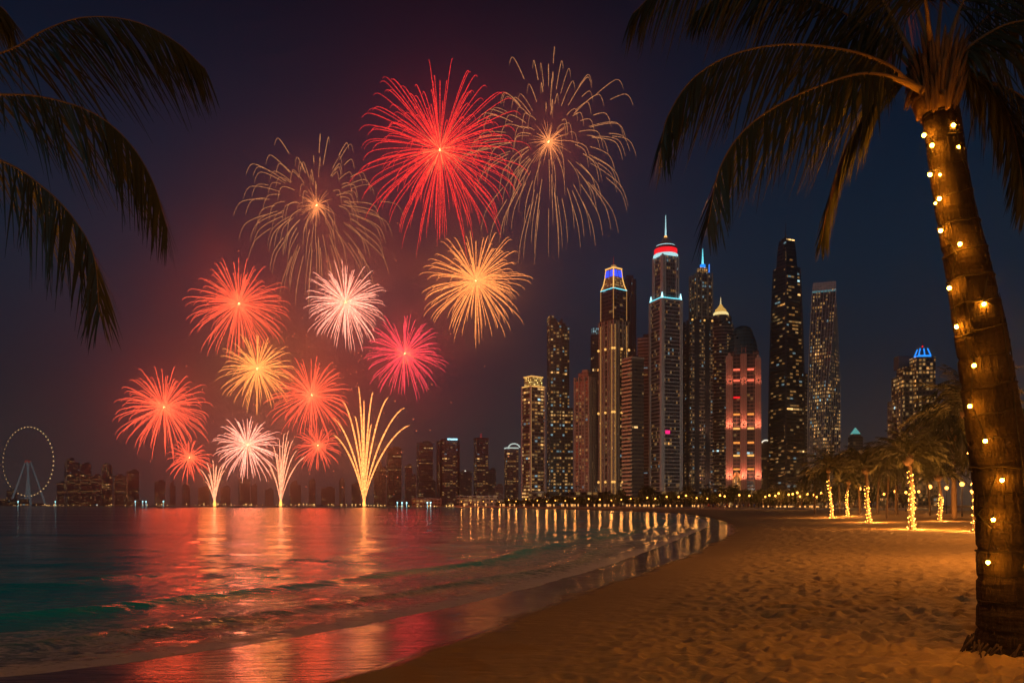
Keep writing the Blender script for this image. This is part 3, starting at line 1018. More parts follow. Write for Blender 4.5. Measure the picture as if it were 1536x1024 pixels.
# ------------------------------------------------------------------ far skyline across the bay and behind the display
def far_towers():
    G = 'hazy towers across the bay'
    mats = [facade('far_a%d' % i, (.34, .31, .30), (.12, .11, .11), 4.2, 5.5, .75, .5, l, 40.0 + i, .05, c, s)
            for i, (l, c, s) in enumerate(((.30, .04, 1.7), (.14, .06, 1.4), (.4, .02, 1.7)))]
    hazy = 'dim tower block in the far hazy skyline behind the fireworks and the wheel'
    # px centre, width, top, distance, yaw, material, label, extras
    L = [(637, 24, 664, 1750, 12, 1, 'dim reddish grey tower with a flat top left of the cyan topped tower', 'flat'),
         (672, 31, 661, 1500, 14, 0, 'broad hazy tower with a bright cyan strip on its roof', 'cyan'),
         (721.5, 22, 658, 1500, 16, 0, 'dark hazy tower with a thin red mast on its roof', 'mast'),
         (738, 12, 704, 1600, 0, 1, 'low hazy block at the right foot of the red masted tower', 'flat'),
         (767, 21, 672, 1350, 18, 0, 'hazy tower with a pale curved roof next to the gold crowned tower', 'curve'),
         (698, 19, 707, 1900, 0, 1, 'low hazy block with one white roof light between two taller towers', 'light'),
         (613, 11, 698, 1900, 0, 1, 'narrow faint block right of the tall golden fountain', 'flat'),
         (591, 22, 672, 2050, 8, 1, hazy, 'flat'), (621, 6, 713, 1800, 0, 2, hazy, 'flat'), (570, 18, 700, 2100, 0, 1, hazy, 'step'),
         (108, 20, 693, 2350, 15, 0, hazy, 'step'), (128, 16, 696, 2350, 10, 0, hazy, 'flat'), (144, 15, 713, 2300, 0, 0, hazy, 'flat'),
         (160.5, 15, 694, 2400, 0, 0, hazy, 'round'), (178, 14, 713, 2300, 12, 0, hazy, 'flat'), (199, 17, 706, 2350, 10, 2, hazy, 'flat'),
         (188, 10, 716, 2500, 0, 0, hazy, 'flat'), (92, 12, 724, 2500, 0, 0, hazy, 'flat'), (240, 15, 722, 2700, 0, 2, hazy, 'flat'),
         (259, 8, 728, 2900, 0, 1, hazy, 'step'), (279, 12, 724, 3000, 10, 1, hazy, 'round'), (306, 16, 731, 3000, 0, 1, hazy, 'flat'),
         (338, 14, 731, 3100, 0, 1, hazy, 'flat'), (366, 17, 718, 3200, 12, 1, hazy, 'step'), (381, 9, 728, 3000, 0, 1, hazy, 'flat'), (404, 12, 734, 3200, 0, 1, hazy, 'flat'),
         (443, 16, 727, 3000, 0, 1, hazy, 'step'), (468, 10, 720, 3200, 8, 1, hazy, 'flat'), (492, 20, 732, 3100, 0, 1, hazy, 'flat'), (513, 9, 716, 3200, 0, 1, hazy, 'round'),
         (534, 13, 725, 2900, 0, 1, hazy, 'flat'), (18, 14, 735, 2500, 0, 0, hazy, 'flat'), (650, 8, 722, 2000, 0, 1, hazy, 'flat'),
         (748, 14, 728, 1300, 0, 2, hazy, 'flat')]
    for px, w, top, d, yaw, mi, lab, ex in L:
        t = Tower('far_tower', lab, px, d, yaw, 2.0, G)
        if ex == 'round':
            k = t.w(1) * w / 2
            MB().lathe([(k, -2), (k, t.z(top + 8)), (k * .8, t.z(top + 3)), (k * .3, t.z(top))], 20).build('body', mats[mi], t.o)
            continue
        t.box('body', w, top, None, .8, mats[mi])
        if ex == 'step':
            t.box('upper_block', w * .55, top - 5, top, .8, mats[mi], -w * .1)
            t.box('plant_room', w * .25, top - 7, top - 5, .8, ROOF)
        elif ex == 'cyan':
            t.box('roof_block', w * .75, top - 3, top, .8, DARKCLAD, 1)
            MB().box(t.w(4), -t.wd(w, .8)[1] / 2 - .6, t.z(top - .6), t.z(top - 2.9), t.w(15), 1.5).build('roof_light', glow('far_cyan', (.4, .85, 1), 2.6), t.o)
            t.pilasters(w, top, 748, .8, DARKCLAD, (-.5, .5), w0=4, out=2)
        elif ex == 'mast':
            t.strip(w, top, .8, plain('red_trim', (.3, .06, .05), .6), 3, .5, name='roof_trim')
            t.spire(top - 8, top, .9, glow('mast_red', (1, .06, .05), .7), 0, 0, 'mast', .6)
        elif ex == 'curve':
            ww = t.w(w)
            MB().tube([(math.cos(a) * ww * .42 + 2, -ww * .4, t.z(top) + math.sin(a) * ww * .30) for a in np.linspace(.1, PI - .1, 12)], 1.0, 6).build('curved_roof', glow('far_white', (.8, .95, .85), .9), t.o)
            t.strip(w, top, .8, glow('far_white', (.8, .95, .85), .9), 2, .4)
        elif ex == 'light':
            MB().ball((0, -8, t.z(top) + 1), 2.0).build('roof_light', G_WHITE, t.o)
            t.box('plant_room', w * .4, top - 2, top, .8, ROOF)
        else:
            t.box('plant_room', w * .45, top - 2.5, top, .8, ROOF, w * .12)
            if yaw: t.bands(w, top, 748, .8, DARKCLAD, 12.6, 1.6, .8)

    # observation wheel, seen three-quarters
    d = 2500
    k = d / F
    o = tag(empty('observation_wheel', (P(42, HZ, d).x, d, 2.0), math.radians(-20)), 'huge observation wheel with a ring of golden lamps on splayed legs', 'ferris wheel')
    R = 51 * k
    hz_ = (HZ - 692) * k
    wh = plain('wheel_steel', (.55, .55, .58), .5, .3)
    MB().tube([(R * math.cos(a), 0, hz_ + R * math.sin(a)) for a in np.linspace(0, 2 * PI, 73)], .9, 6).build('rim', wh, o)
    for i in range(48):
        a = 2 * PI * i / 48
        MB().lathe([(1.0, -1.6), (1.7, -1), (1.7, 1), (1.0, 1.6)], 8).build('capsule', glow('capsule_glow', (1, .62, .26), 2.0), o).location = (R * 1.012 * math.cos(a), 0, hz_ + R * 1.012 * math.sin(a))
    for i in range(24):
        a = 2 * PI * i / 24
        MB().tube([(0, 0, hz_), (R * math.cos(a), 0, hz_ + R * math.sin(a))], .22, 4).build('spoke', wh, o)
    MB().tube([(0, -9, hz_), (0, 9, hz_)], 4.5, 12).build('hub', glow('hub_red', (.9, .15, .10), .25), o)
    for sy in (-1, 1):
        for x in (-1, 1):
            MB().tube([(x * 3, sy * 6, hz_), (x * 44, sy * 26, -1)], [2.0, 3.0], 8).build('leg', glow('leg_white', (.6, .75, .8), .16), o)
    MB().tube([(0, 0, hz_ - 3), (4, 0, -1)], [1.6, 3.4], 8).build('leg', glow('leg_white', (.6, .75, .8), .16), o)
    MB().box(0, 0, -2, 5, 90, 40).box(-10, 0, 5, 9, 40, 25).build('base_hall', PALESTONE, o)


far_towers()

# low pavilions at the water's edge of the far bank
for px, w, y, d, lab in ((20, 40, 749, 2300, 'low hall on the bank below the wheel'), (205, 26, 751, 2250, 'low pavilion on the bank right of the hazy left towers'),
                         (130, 30, 751.5, 2250, 'low pavilion on the bank under the leftmost hazy towers'), (640, 44, 748, 900, 'low quay building on the bank under the reddish grey tower'),
                         (715, 60, 744, 760, 'long low pavilion under the red masted tower'), (806, 26, 738, 640, 'pale terrace building at the foot of the gold crowned tower'),
                         (880, 60, 738, 560, 'long podium building below the beige residential tower'), (1010, 70, 737, 520, 'long podium building below the red ringed tower'),
                         (1120, 60, 736, 520, 'long podium building below the salmon tower')):
    t = Tower('pavilion', lab, px, d, 0, .8, 'low buildings along the waterfront')
    t.o['category'] = 'building'
    t.box('hall', w, y, None, .4, facade('pavilion_wall', (.30, .22, .15), (.05, .04, .035), 3.6, 4.0, .7, .5, .30, 60.0, .1, .05, 1.6))
    t.box('roof', w * 1.05, y - .8, y, .42, PALESTONE)

# ------------------------------------------------------------------ promenade: lamps, wall and trees
PROM = [(-40, 2090), (150, 2010), (328, 1920), (430, 1560), (519, 1270), (600, 930), (666, 760), (700, 640), (770, 480), (830, 420), (900, 375), (1000, 305), (1100, 258), (1240, 222), (1340, 205), (1560, 190), (1800, 185)]


def prom_d(px):
    return float(np.interp(px, [p for p, _ in PROM], [d for _, d in PROM]))


mb = MB()
mw = MB()
xs = list(range(610, 1790, 10))
for a, b in zip(xs[:-1], xs[1:]):
    da, db = prom_d(a), prom_d(b)
    q = []
    for x, dd in ((a, da - 6), (b, db - 6), (b, db + 14), (a, da + 14)):
        p = P(x, HZ, dd)
        q.append((p.x, p.y, zland(p.x, p.y) + .12))
    i = len(mb.V)
    mb.V += q
    mb.face((i, i + 1, i + 2, i + 3))
    p0, p1 = P(a, HZ, da - 6.2), P(b, HZ, db - 6.2)
    z0, z1 = zland(p0.x, p0.y), zland(p1.x, p1.y)
    tv = (p1 - p0).normalized()
    nv = Vector((-tv.y, tv.x, 0)) * .2
    i = len(mw.V)
    for p, z in ((p0, z0), (p1, z1)):
        for s_ in (-1, 1):
            mw.V.append((p.x + nv.x * s_, p.y + nv.y * s_, z - .4)); mw.V.append((p.x + nv.x * s_, p.y + nv.y * s_, z + .62))
    mw.face((i, i + 4, i + 5, i + 1)); mw.face((i + 2, i + 3, i + 7, i + 6)); mw.face((i + 1, i + 5, i + 7, i + 3))
pr = mb.build('promenade', plain('paving', (.34, .28, .22), .8, 0, .2, .5))
tag(pr, kind='structure')
tag(mw.build('promenade_wall', plain('wall_plaster', (.60, .50, .38), .8)), 'low pale wall running along the back of the beach', 'wall')

LAMPGLOW = glow('street_lamp_glow', (1, .40, .06), 6)
FARGLOW = glow('far_lamp_glow', (1, .55, .16), 3.2)
POST = plain('lamp_post', (.10, .09, .08), .5, .5)


LAMP_P = 480.0


def bulb_light(parent, loc, watts, r, color=(1, .36, .07)):
    ld = bpy.data.lights.new('bulb_light', 'POINT')
    ld.energy = watts
    ld.color = color
    ld.shadow_soft_size = r
    lo = bpy.data.objects.new('bulb_light', ld)
    C.objects.link(lo)
    lo.parent = parent
    lo.location = loc
    return lo


def make_lamp():
    o = tag(empty('street_lamp', (0, 0, 0)), 'globe lamp on a thin post along the promenade behind the beach', 'street lamp', 'lamps along the promenade')
    MB().lathe([(.14, 0), (.13, .3), (.07, .5), (.05, 3.6), (.12, 3.66)], 8).build('post', POST, o)
    gl = MB().ball((0, 0, 3.92), .27, 8, 6).build('lamp_globe', LAMPGLOW, o)
    bulb_light(gl, (0, 0, 3.92), LAMP_P, .5)
    return o


lamp0 = None
lx = [692, 706, 717, 725, 738, 749, 763, 774, 789, 806, 820, 833, 848, 862, 883, 900, 917, 932, 946, 971, 983, 1000, 1018, 1029, 1045, 1061, 1080, 1087, 1109, 1124,
      1148, 1154, 1163, 1168, 1183, 1189, 1196, 1200, 1211, 1221, 1225, 1232]
for i, x in enumerate(lx):
    dd = prom_d(x) + rnd.uniform(-3, 8)
    p = P(x, HZ, dd)
    loc = (p.x, p.y, zland(p.x, p.y) + .1)
    s_ = rnd.uniform(.85, 1.25) * (1.25 if x == 692 else 1)
    if lamp0 is None:
        lamp0 = make_lamp(); lamp0.location = loc; lamp0.scale = (s_,) * 3
    else:
        copy_tree(lamp0, loc, 0, s_)
for x in (1090, 1108, 1326, 1289, 1343, 1359, 1395, 1420, 1443, 1266, 1310, 1378, 1457):
    dd = {1289: 120, 1343: 150, 1359: 165, 1395: 110, 1443: 95, 1420: 120, 1326: 190}.get(x, prom_d(x) + 25)
    p = P(x, HZ, dd)
    c = copy_tree(lamp0, (p.x, p.y, zland(p.x, p.y)), 0, 1.0 if dd < 200 else 1.3, 'globe lamp on a thin post standing among the palms on the right')
    c['group'] = 'lamps among the palms'
# smaller and more distant lamps: one mesh each
far_me = MB().lathe([(.25, 0), (.2, 4.2), (.75, 4.6), (1.0, 5.3), (.75, 6.0), (.1, 6.3)], 6).mesh('harbour_lamp', FARGLOW)
cyan_me = MB().lathe([(.3, 0), (.25, 9), (1.4, 9.5), (1.9, 10.6), (1.4, 11.7), (.1, 12)], 6).mesh('harbour_lamp', glow('harbour_cyan', (.45, .95, 1), 4.0))
for i in range(150):
    x = rnd.uniform(-20, 690)
    dd = prom_d(x) + rnd.uniform(-20, 40)
    p = P(x, HZ, dd)
    o = bpy.data.objects.new('harbour_lamp', far_me)
    C.objects.link(o)
    o.location = (p.x, p.y, zland(p.x, p.y))
    s_ = rnd.uniform(.45, 1.0) * dd / 2000
    o.scale = (s_ * 1.15, s_ * 1.15, s_)
    tag(o, 'tiny golden lamp on the far bank low under the hazy skyline', 'street lamp', 'lamps along the far bank')
for x in (83, 203, 219, 214, 245, 27, 596, 603, 610, 636, 641, 646, 624):
    dd = prom_d(x) + 60
    p = P(x, HZ, dd)
    o = bpy.data.objects.new('harbour_lamp', cyan_me)
    C.objects.link(o)
    o.location = (p.x, p.y, zland(p.x, p.y))
    o.scale = (dd / 2000,) * 3
    tag(o, 'pale cyan lamp on a mast on the far bank', 'street lamp', 'cyan lamps on the far bank')
# small bollard lights between the promenade lamps
bol = MB().lathe([(.12, 0), (.12, .8), (.22, .82), (.22, 1.25), (.05, 1.35)], 6).mesh('bollard_light', glow('bollard_glow', (1, .45, .12), 1.3))
for i in range(80):
    x = rnd.uniform(695, 1240)
    p = P(x, HZ, prom_d(x) + rnd.uniform(-5, 6))
    o = bpy.data.objects.new('bollard_light', bol)
    C.objects.link(o)
    o.location = (p.x, p.y, zland(p.x, p.y) + .1)
    sc_ = p.y / 330
    o.scale = (sc_ * 1.3, sc_ * 1.3, sc_ * 1.1)
    tag(o, 'knee high glowing bollard light on the promenade', 'bollard', 'bollard lights along the promenade')

LEAF = plain('palm_leaf', (.060, .062, .020), .5, 0, .35, .8)
LEAF2 = plain('tree_leaf', (.075, .080, .024), .6, 0, .35, .3)
BARK = plain('palm_bark', (.19, .125, .07), .85, 0, .4, 2.5, .06)
BARK2 = plain('tree_bark', (.14, .10, .065), .9, 0, .3, 1.0)


def leaf_strip(mb, p, D, T, L, w0, droop, segs=3):
    """One leaflet: a narrow tapering blade that bends down."""
    wv = (T - D * T.dot(D))
    if wv.length < 1e-4: wv = D.orthogonal()
    wv.normalize()
    b = len(mb.V)
    for j in range(segs + 1):
        q = j / segs
        c = p + D * (L * q) + Vector((0, 0, -droop * L * q * q))
        w = w0 * (1 - q) ** .6 * (.6 + .4 * min(1, q * 4)) + .0006
        mb.V.append(tuple(c - wv * w)); mb.V.append(tuple(c + wv * w))
    for j in range(segs):
        i = b + 2 * j
        mb.face((i, i + 1, i + 3, i + 2))


def frond_into(ml, mr, ctrl, n, L0, w0, r0, rr, start=.14, hang=.55, fwd=.55, spread=.6, droop=.35, segs=3, tipl=.35):
    pts = catmull(ctrl, n)
    if mr is not None:
        mr.tube(pts, [r0 * (.10 + .35 * (1 - i / (n - 1)) + .75 * (1 - i / (n - 1)) ** 5) for i in range(n)], 6)
    for i in range(int(start * n), n):
        t = i / (n - 1)
        T = (pts[min(i + 1, n - 1)] - pts[max(i - 1, 0)]).normalized()
        Sd = T.cross(Vector((0, 0, 1)))
        if Sd.length < .15: Sd = T.cross(Vector((0, 1, 0)))
        Sd.normalize()
        prof = min(1, (t - start) / .16 + .30) * (1 - (1 - tipl) * max(0, (t - .5) / .5) ** 1.6)
        for s in (-1, 1):
            if rr.random() < .04: continue
            f = fwd * (1 + .5 * t)
            D = (T * (f + rr.uniform(-.1, .1)) + Sd * s * (spread + rr.uniform(-.25, .25)) + Vector((0, 0, -1)) * (hang + rr.uniform(-.28, .28))).normalized()
            leaf_strip(ml, pts[i], D, T, L0 * prof * rr.uniform(.8, 1.1), w0, droop * rr.uniform(.6, 1.4), segs)


def palm_meshes(seed, H, R, lean, nf=34):
    rr = random.Random(seed)
    path = [Vector((lean * (z / H) ** 1.6, 0, z)) for z in np.linspace(-.3, H, 26)]
    tr = MB().tube(path, [(.11 - .03 * i / 25 + (.07 if i < 2 else 0)) * (1 + .07 * (i % 2)) for i in range(26)], 10)
    ml = MB()
    top = path[-1]
    for i in range(nf):
        a = i * 2.4 + rr.uniform(-.3, .3)
        e = 1.5 - 1.85 * (i / nf) + rr.uniform(-.12, .12)   # from upright to hanging
        dh = Vector((math.cos(a), math.sin(a), 0))
        L = R * rr.uniform(.85, 1.1)
        c = [top]
        p, ang = top.copy(), e
        for j in range(4):
            p = p + (dh * math.cos(ang) + Vector((0, 0, 1)) * math.sin(ang)) * L / 4
            ang -= .48 + .1 * j
            c.append(p.copy())
        frond_into(ml, ml, c, 26, R * .30, .035, .045, rr, .16, .45, .6, .6, .3, 2)
    tr.ball(top, .24, 8, 6, 1.2)
    return tr.mesh('trunk', BARK, True), ml.mesh('crown', LEAF)


def place_palm(tm, cm, loc, rz, s, label, group):
    o = tag(empty('palm_tree', loc, rz), label, 'palm tree', group)
    o.scale = (s,) * 3
    for n_, me in (('trunk', tm), ('crown', cm)):
        c = bpy.data.objects.new(n_, me)
        C.objects.link(c)
        c.parent = o
    return o


PV = [palm_meshes(100 + i, h, r, l) for i, (h, r, l) in enumerate(((5.2, 2.6, .25), (4.4, 2.4, -.3), (6.0, 2.9, .5), (3.6, 2.3, .1)))]


def tree_meshes(seed, H, R):
    rr = random.Random(seed)
    tr = MB().tube([(0, 0, -.3), (.1, 0, H * .25), (-.05, .1, H * .5)], [.32, .24, .18], 8)
    cl = []
    for i in range(6):
        a = i * 1.05 + rr.uniform(-.3, .3)
        e = Vector((math.cos(a) * R * .6, math.sin(a) * R * .6, H * rr.uniform(.55, .85)))
        tr.tube([(0, 0, H * .33), tuple(e * .6 + Vector((0, 0, H * .12))), tuple(e)], [.14, .09, .04], 5)
        cl.append(e)
    cl += [Vector((rr.gauss(0, R * .4), rr.gauss(0, R * .4), H * rr.uniform(.45, .95))) for _ in range(9)]
    ml = MB()
    for c in cl:
        rc = R * rr.uniform(.28, .5)
        for _ in range(70):
            v = Vector((rr.gauss(0, 1), rr.gauss(0, 1), rr.gauss(0, .75))).normalized() * rc * rr.uniform(.4, 1)
            p = c + v
            n_ = Vector((rr.gauss(0, 1), rr.gauss(0, 1), rr.gauss(0, 1))).normalized()
            a = n_.orthogonal().normalized() * rr.uniform(.16, .34)
            b2 = n_.cross(a) * rr.uniform(.5, .8)
            i = len(ml.V)
            ml.V += [tuple(p - a), tuple(p - b2), tuple(p + a), tuple(p + b2)]
            ml.face((i, i + 1, i + 2, i + 3))
    return tr.mesh('trunk', BARK2, True), ml.mesh('crown', LEAF2)


TV = [tree_meshes(200 + i, h, r) for i, (h, r) in enumerate(((6.2, 3.0), (5.4, 3.4), (7.0, 2.8)))]
rr = random.Random(77)
for i in range(150):
    x = 745 + i * 4.1 + rr.uniform(-2, 2)
    dd = prom_d(x) + rr.choice((9, 14, 22, 34)) + rr.uniform(0, 8)
    p = P(x, HZ, dd)
    loc = (p.x, p.y, zland(p.x, p.y))
    base = np.interp(x, [740, 800, 1000, 1200, 1350], [.62, .95, 1.0, .95, .9]) * rr.uniform(.8, 1.15)
    if rr.random() < .45:
        tm, cm = rr.choice(PV)
        place_palm(tm, cm, loc, rr.uniform(0, 6), base * 1.15, 'palm in the dark tree belt between promenade lamps and towers', 'palms in the tree belt')
    else:
        tm, cm = rr.choice(TV)
        o = place_palm(tm, cm, loc, rr.uniform(0, 6), base, 'bushy broadleaf tree in the belt between promenade lamps and towers', 'broadleaf trees in the tree belt')
        o.name = 'broadleaf_tree'
        o['category'] = 'tree'

# ------------------------------------------------------------------ lit palms on the beach
BULB = glow('fairy_bulb_glow', (1, .38, .05), 34)
WIRE = plain('wire', (.03, .025, .02), .6)
bulb_me = MB().ball((0, 0, 0), .022, 6, 4).mesh('bulb', BULB)


def ground_at(px, py):
    d = 60.0
    for _ in range(12):
        x = (px - 768) / F * d
        d = (EYE - zland(x, d)) * F / (py - HZ)
    x = (px - 768) / F * d
    return x, d, zland(x, d)


def lit_palm(bx, by, tx, ty, cr, label, slabel, seed, nb=70, top_l=None, nf=40):
    """Foot and trunk top in pixels, crown radius in pixels; fairy lights wound round the trunk."""
    x, d, z = ground_at(bx, by)
    k = d / F
    rr = random.Random(seed)
    H = (HZ - ty) * k + EYE - z
    lean = (tx - bx) * k
    o = tag(empty('palm_tree', (x, d, z)), label, 'palm tree', 'palms wrapped in fairy lights')
    R = cr * k
    path = [Vector((lean * (q ** 1.3) + .10 * math.sin(q * 5 + seed), 0, -.2 + (H + .2) * q)) for q in np.linspace(0, 1, 30)]
    rad = [(.17 - .05 * i / 29 + (.10 if i < 2 else 0)) * (1 + .06 * (i % 2)) for i in range(30)]
    MB().tube(path, rad, 12).ball(path[-1], .36, 8, 6, 1.3).build('trunk', BARK, o, True)
    ml = MB()
    top = path[-1]
    for i in range(nf):
        a = i * 2.4 + rr.uniform(-.3, .3)
        e = 1.52 - 1.5 * (i / nf) + rr.uniform(-.12, .12)
        dh = Vector((math.cos(a), math.sin(a), 0))
        L = R * rr.uniform(.95, 1.25)
        c, p, ang = [top], top.copy(), e
        for j in range(4):
            p = p + (dh * math.cos(ang) + Vector((0, 0, 1)) * math.sin(ang)) * L / 4
            ang -= .22 + .09 * j
            c.append(p.copy())
        frond_into(ml, ml, c, 40, R * .28, .030, .04, rr, .15, .28, .75, .6, .3, 2)
    ml.build('crown', LEAF, o)
    s = tag(empty('fairy_lights', (x, d, z)), slabel, 'string lights', 'fairy lights on the beach palms')
    hl = H * (top_l or .93)
    cab = []
    turns = 11
    for i in range(140):
        q = i / 139
        j = min(28, int(q * hl / H * 29))
        f = q * hl / H * 29 - j
        c = path[j].lerp(path[j + 1], f)
        r = rad[j] + .03
        a = q * turns * 2 * PI + seed
        cab.append(Vector((c.x + r * math.cos(a), c.y + r * math.sin(a), c.z)))
    MB().tube(cab, .008, 4).build('cable', WIRE, s)
    for i in range(nb):
        q = (i + rr.uniform(.1, .9)) / nb
        c = cab[int(q * 139)]
        b = bpy.data.objects.new('bulb', bulb_me)
        C.objects.link(b)
        b.parent = s
        b.location = c + Vector((rr.uniform(-.05, .05), rr.uniform(-.05, .05), rr.uniform(-.06, .06)))
        sc_ = rr.uniform(.6, 1.25) * max(1, d / 60)
        b.scale = (sc_,) * 3
    for q in (.12, .38, .64):
        c = cab[int(q * 139)]
        j = min(28, int(q * hl / H * 29))
        bulb_light(s, (path[j].x + .25, -.75, c.z), FAIRY_P * hl / 3, .12)
        bulb_light(s, (path[j].x - .25, .75, c.z), FAIRY_P * hl / 6, .12)
    return o


FAIRY_P = 190.0
lit_palm(1247, 776, 1243, 704, 40, 'beach palm farthest left of the lit ones, with a straight trunk', 'straight column of fairy lights on the leftmost lit palm trunk', 1, 44, .80)
lit_palm(1271, 774, 1272, 722, 28, 'small lit palm behind, second from left, half in the others\' shade', 'short thin column of fairy lights on the small second palm', 2, 30, .75)
lit_palm(1305, 783, 1297, 704, 42, 'lit beach palm with a leftward lean, third from left', 'fairy lights climbing the left leaning third palm', 3, 60, .70)
lit_palm(1371, 793, 1361, 688, 56, 'lit beach palm with the largest full crown in front of the blue crowned tower', 'dense fairy lights winding up the curved trunk under the fullest crown', 4, 80, .84)
lit_palm(1411, 781, 1408, 715, 40, 'slim lit palm between the fullest palm and the big trunk', 'fairy lights on the lower part of the slim palm near the big trunk', 5, 40, .62)
lit_palm(1464, 796, 1452, 618, 82, 'tall lit palm whose crown hangs beside the big foreground trunk', 'thick mass of fairy lights on the tall palm beside the big trunk', 6, 95, .70, 26)
for i, (px, py, ty, cr, lab) in enumerate(((1330, 780, 706, 34, 'unlit palm between the left leaning lit palm and the fullest one'), (1222, 772, 716, 26, 'unlit palm left of the leftmost lit trunk'),
                                           (1395, 777, 690, 36, 'unlit palm behind the slim lit one'), (1345, 774, 700, 32, 'unlit palm standing far back under the blue crowned tower'),
                                           (1428, 776, 672, 42, 'unlit palm behind and left of the tall lit one'), (1290, 773, 702, 28, 'unlit palm behind the left leaning lit trunk'),
                                           (1500, 780, 640, 60, 'unlit palm mostly behind the big foreground trunk'),
                                           (1432, 780, 652, 46, 'tall unlit palm left of the tall lit one, in front of the lamps'), (1462, 778, 610, 60, 'tallest unlit palm just left of the big foreground trunk'),
                                           (1260, 772, 700, 40, 'unlit palm between the two leftmost lit trunks'), (1316, 775, 690, 40, 'unlit palm right of the left leaning lit trunk'))):
    x, d, z = ground_at(px, py)
    tm, cm = PV[i % 4]
    Hm = (5.2, 4.4, 6.0, 3.6)[i % 4]
    place_palm(tm, cm, (x, d, z), i * 1.3, ((HZ - ty) * d / F + EYE - z) / Hm, lab, 'unlit palms on the beach')

# ------------------------------------------------------------------ big foreground palm with bulbs
PD = 8.7
tp = [(1404, 108, 25), (1408, 150, 25), (1415, 200, 25), (1430, 300, 26), (1452, 400, 30), (1469, 490, 34), (1480, 560, 36), (1491, 640, 38), (1502, 720, 39.5), (1509, 790, 41), (1514, 860, 43), (1517, 925, 45), (1519, 965, 49), (1520, 990, 57)]
cp = catmull([P(a, b, PD) for a, b, _ in tp], 190)
rq = np.interp(np.linspace(0, len(tp) - 1, 190), range(len(tp)), [c for _, _, c in tp])
FIBRE = None
m, nt, out = new_mat('big_palm_bark')
g = NT(nt)
obj = g.n('ShaderNodeTexCoord').outputs['Object']
fb = g.noise(g.mapping(obj, (26, 26, 2.2)), 1.0, 5, .65)
rg = g.noise(g.mapping(obj, (1.5, 1.5, 13), (0, .25, 0)), 1.0, 3, .5)
col = g.mix(fb, (.009, .0065, .0045), (.072, .047, .027))
col = g.mix(g.m('MULTIPLY', rg, .5), col, (.09, .058, .032))
b = g.bsdf(col, .85, .2, g.bump(g.m('ADD', g.m('MULTIPLY', fb, .05), g.m('MULTIPLY', rg, .05)), 1.0, 1.0))
nt.links.new(b.outputs[0], out.inputs[0])
BIGBARK = m
palm = tag(empty('palm_tree', (cp[-1].x, PD, zland(cp[-1].x, PD))), 'big leaning foreground palm with a thick trunk strung with round bulbs', 'palm tree')
org = Vector(palm.location)
arc = 0
rads, ring_pts = [], []
for i in range(190):
    if i: arc += (cp[i] - cp[i - 1]).length
    ph = (arc / .30) % 1
    groove = math.exp(-((ph - .5) / .07) ** 2)
    lip = max(0, ph - .5) * .5
    rads.append(rq[i] / F * PD * (1 + .035 * lip - .075 * groove))
    if (arc // .30) != ((arc + 1e-9) // .30) or (i and int(arc / .30 + .5) != int((arc - (cp[i] - cp[i - 1]).length) / .30 + .5)):
        ring_pts.append(i)
mb = MB().tube([c - org for c in cp], rads, 48)
tr = random.Random(3)
NSEG = 48
for i in range(190):
    for k in range(NSEG):
        v = Vector(mb.V[i * NSEG + k])
        c = cp[i] - org
        f = 1 + .025 * math.sin(k * 2 * PI / NSEG * 3 + i * .06) + tr.uniform(-.008, .008)
        q = c + (v - c) * f
        mb.V[i * NSEG + k] = (q.x, q.y, q.z + .02 * math.sin(k * 2 * PI / NSEG + i * .15))
# loose strands of bark on the trunk
for _ in range(520):
    i = tr.randint(8, 176)
    a = tr.uniform(PI * .95, PI * 2.05)
    ln = tr.randint(2, 7)
    pts = []
    for q in range(3):
        j = min(188, i + int(ln * q / 2))
        c = cp[j] - org
        aa = a + tr.uniform(-.03, .03)
        r_ = rads[j] * (1.005 + .03 * (q == tr.choice((0, 2))))
        pts.append((c.x + r_ * math.cos(aa), c.y + r_ * math.sin(aa), c.z))
    mb.tube(pts, [.003, tr.uniform(.004, .008), .002], 4)
mb.build('trunk', BIGBARK, palm, True)
for i in ring_pts:
    if i < 6 or i > 184: continue
    c = cp[i] - org
    ax = (cp[i + 1] - cp[i - 1]).normalized()
    u = ax.orthogonal().normalized()
    v = ax.cross(u)
    tilt = tr.uniform(-.10, .16)
    pts = []
    for k in range(41):
        a = 2 * PI * k / 40
        w_ = u * math.cos(a) + v * math.sin(a)
        pts.append(c + w_ * rads[i] * 1.012 + ax * (w_.x * tilt * rads[i] + .008 * math.sin(a * 5 + i)))
    MB().tube(pts, .011, 5).build('leaf_scar_ring', plain('scar_ring', (.035, .024, .014), .9), palm)
mb = MB()
for i in range(90):
    a = tr.uniform(0, 2 * PI)
    r_ = rads[-1] * tr.uniform(.92, 1.02)
    z0 = tr.uniform(.0, .16)
    ln = tr.uniform(.03, .13)
    da = tr.uniform(-.15, .15)
    mb.tube([(r_ * math.cos(a), r_ * math.sin(a), z0 + .03), ((r_ + ln * .5) * math.cos(a + da), (r_ + ln * .5) * math.sin(a + da), z0 * .6), ((r_ + ln) * math.cos(a + 2 * da), (r_ + ln) * math.sin(a + 2 * da), -.05)], [.012, .010, .004], 5)
mb.build('root_fringe', plain('fibre_root', (.10, .065, .04), .9, 0, .4, 6), palm, True)
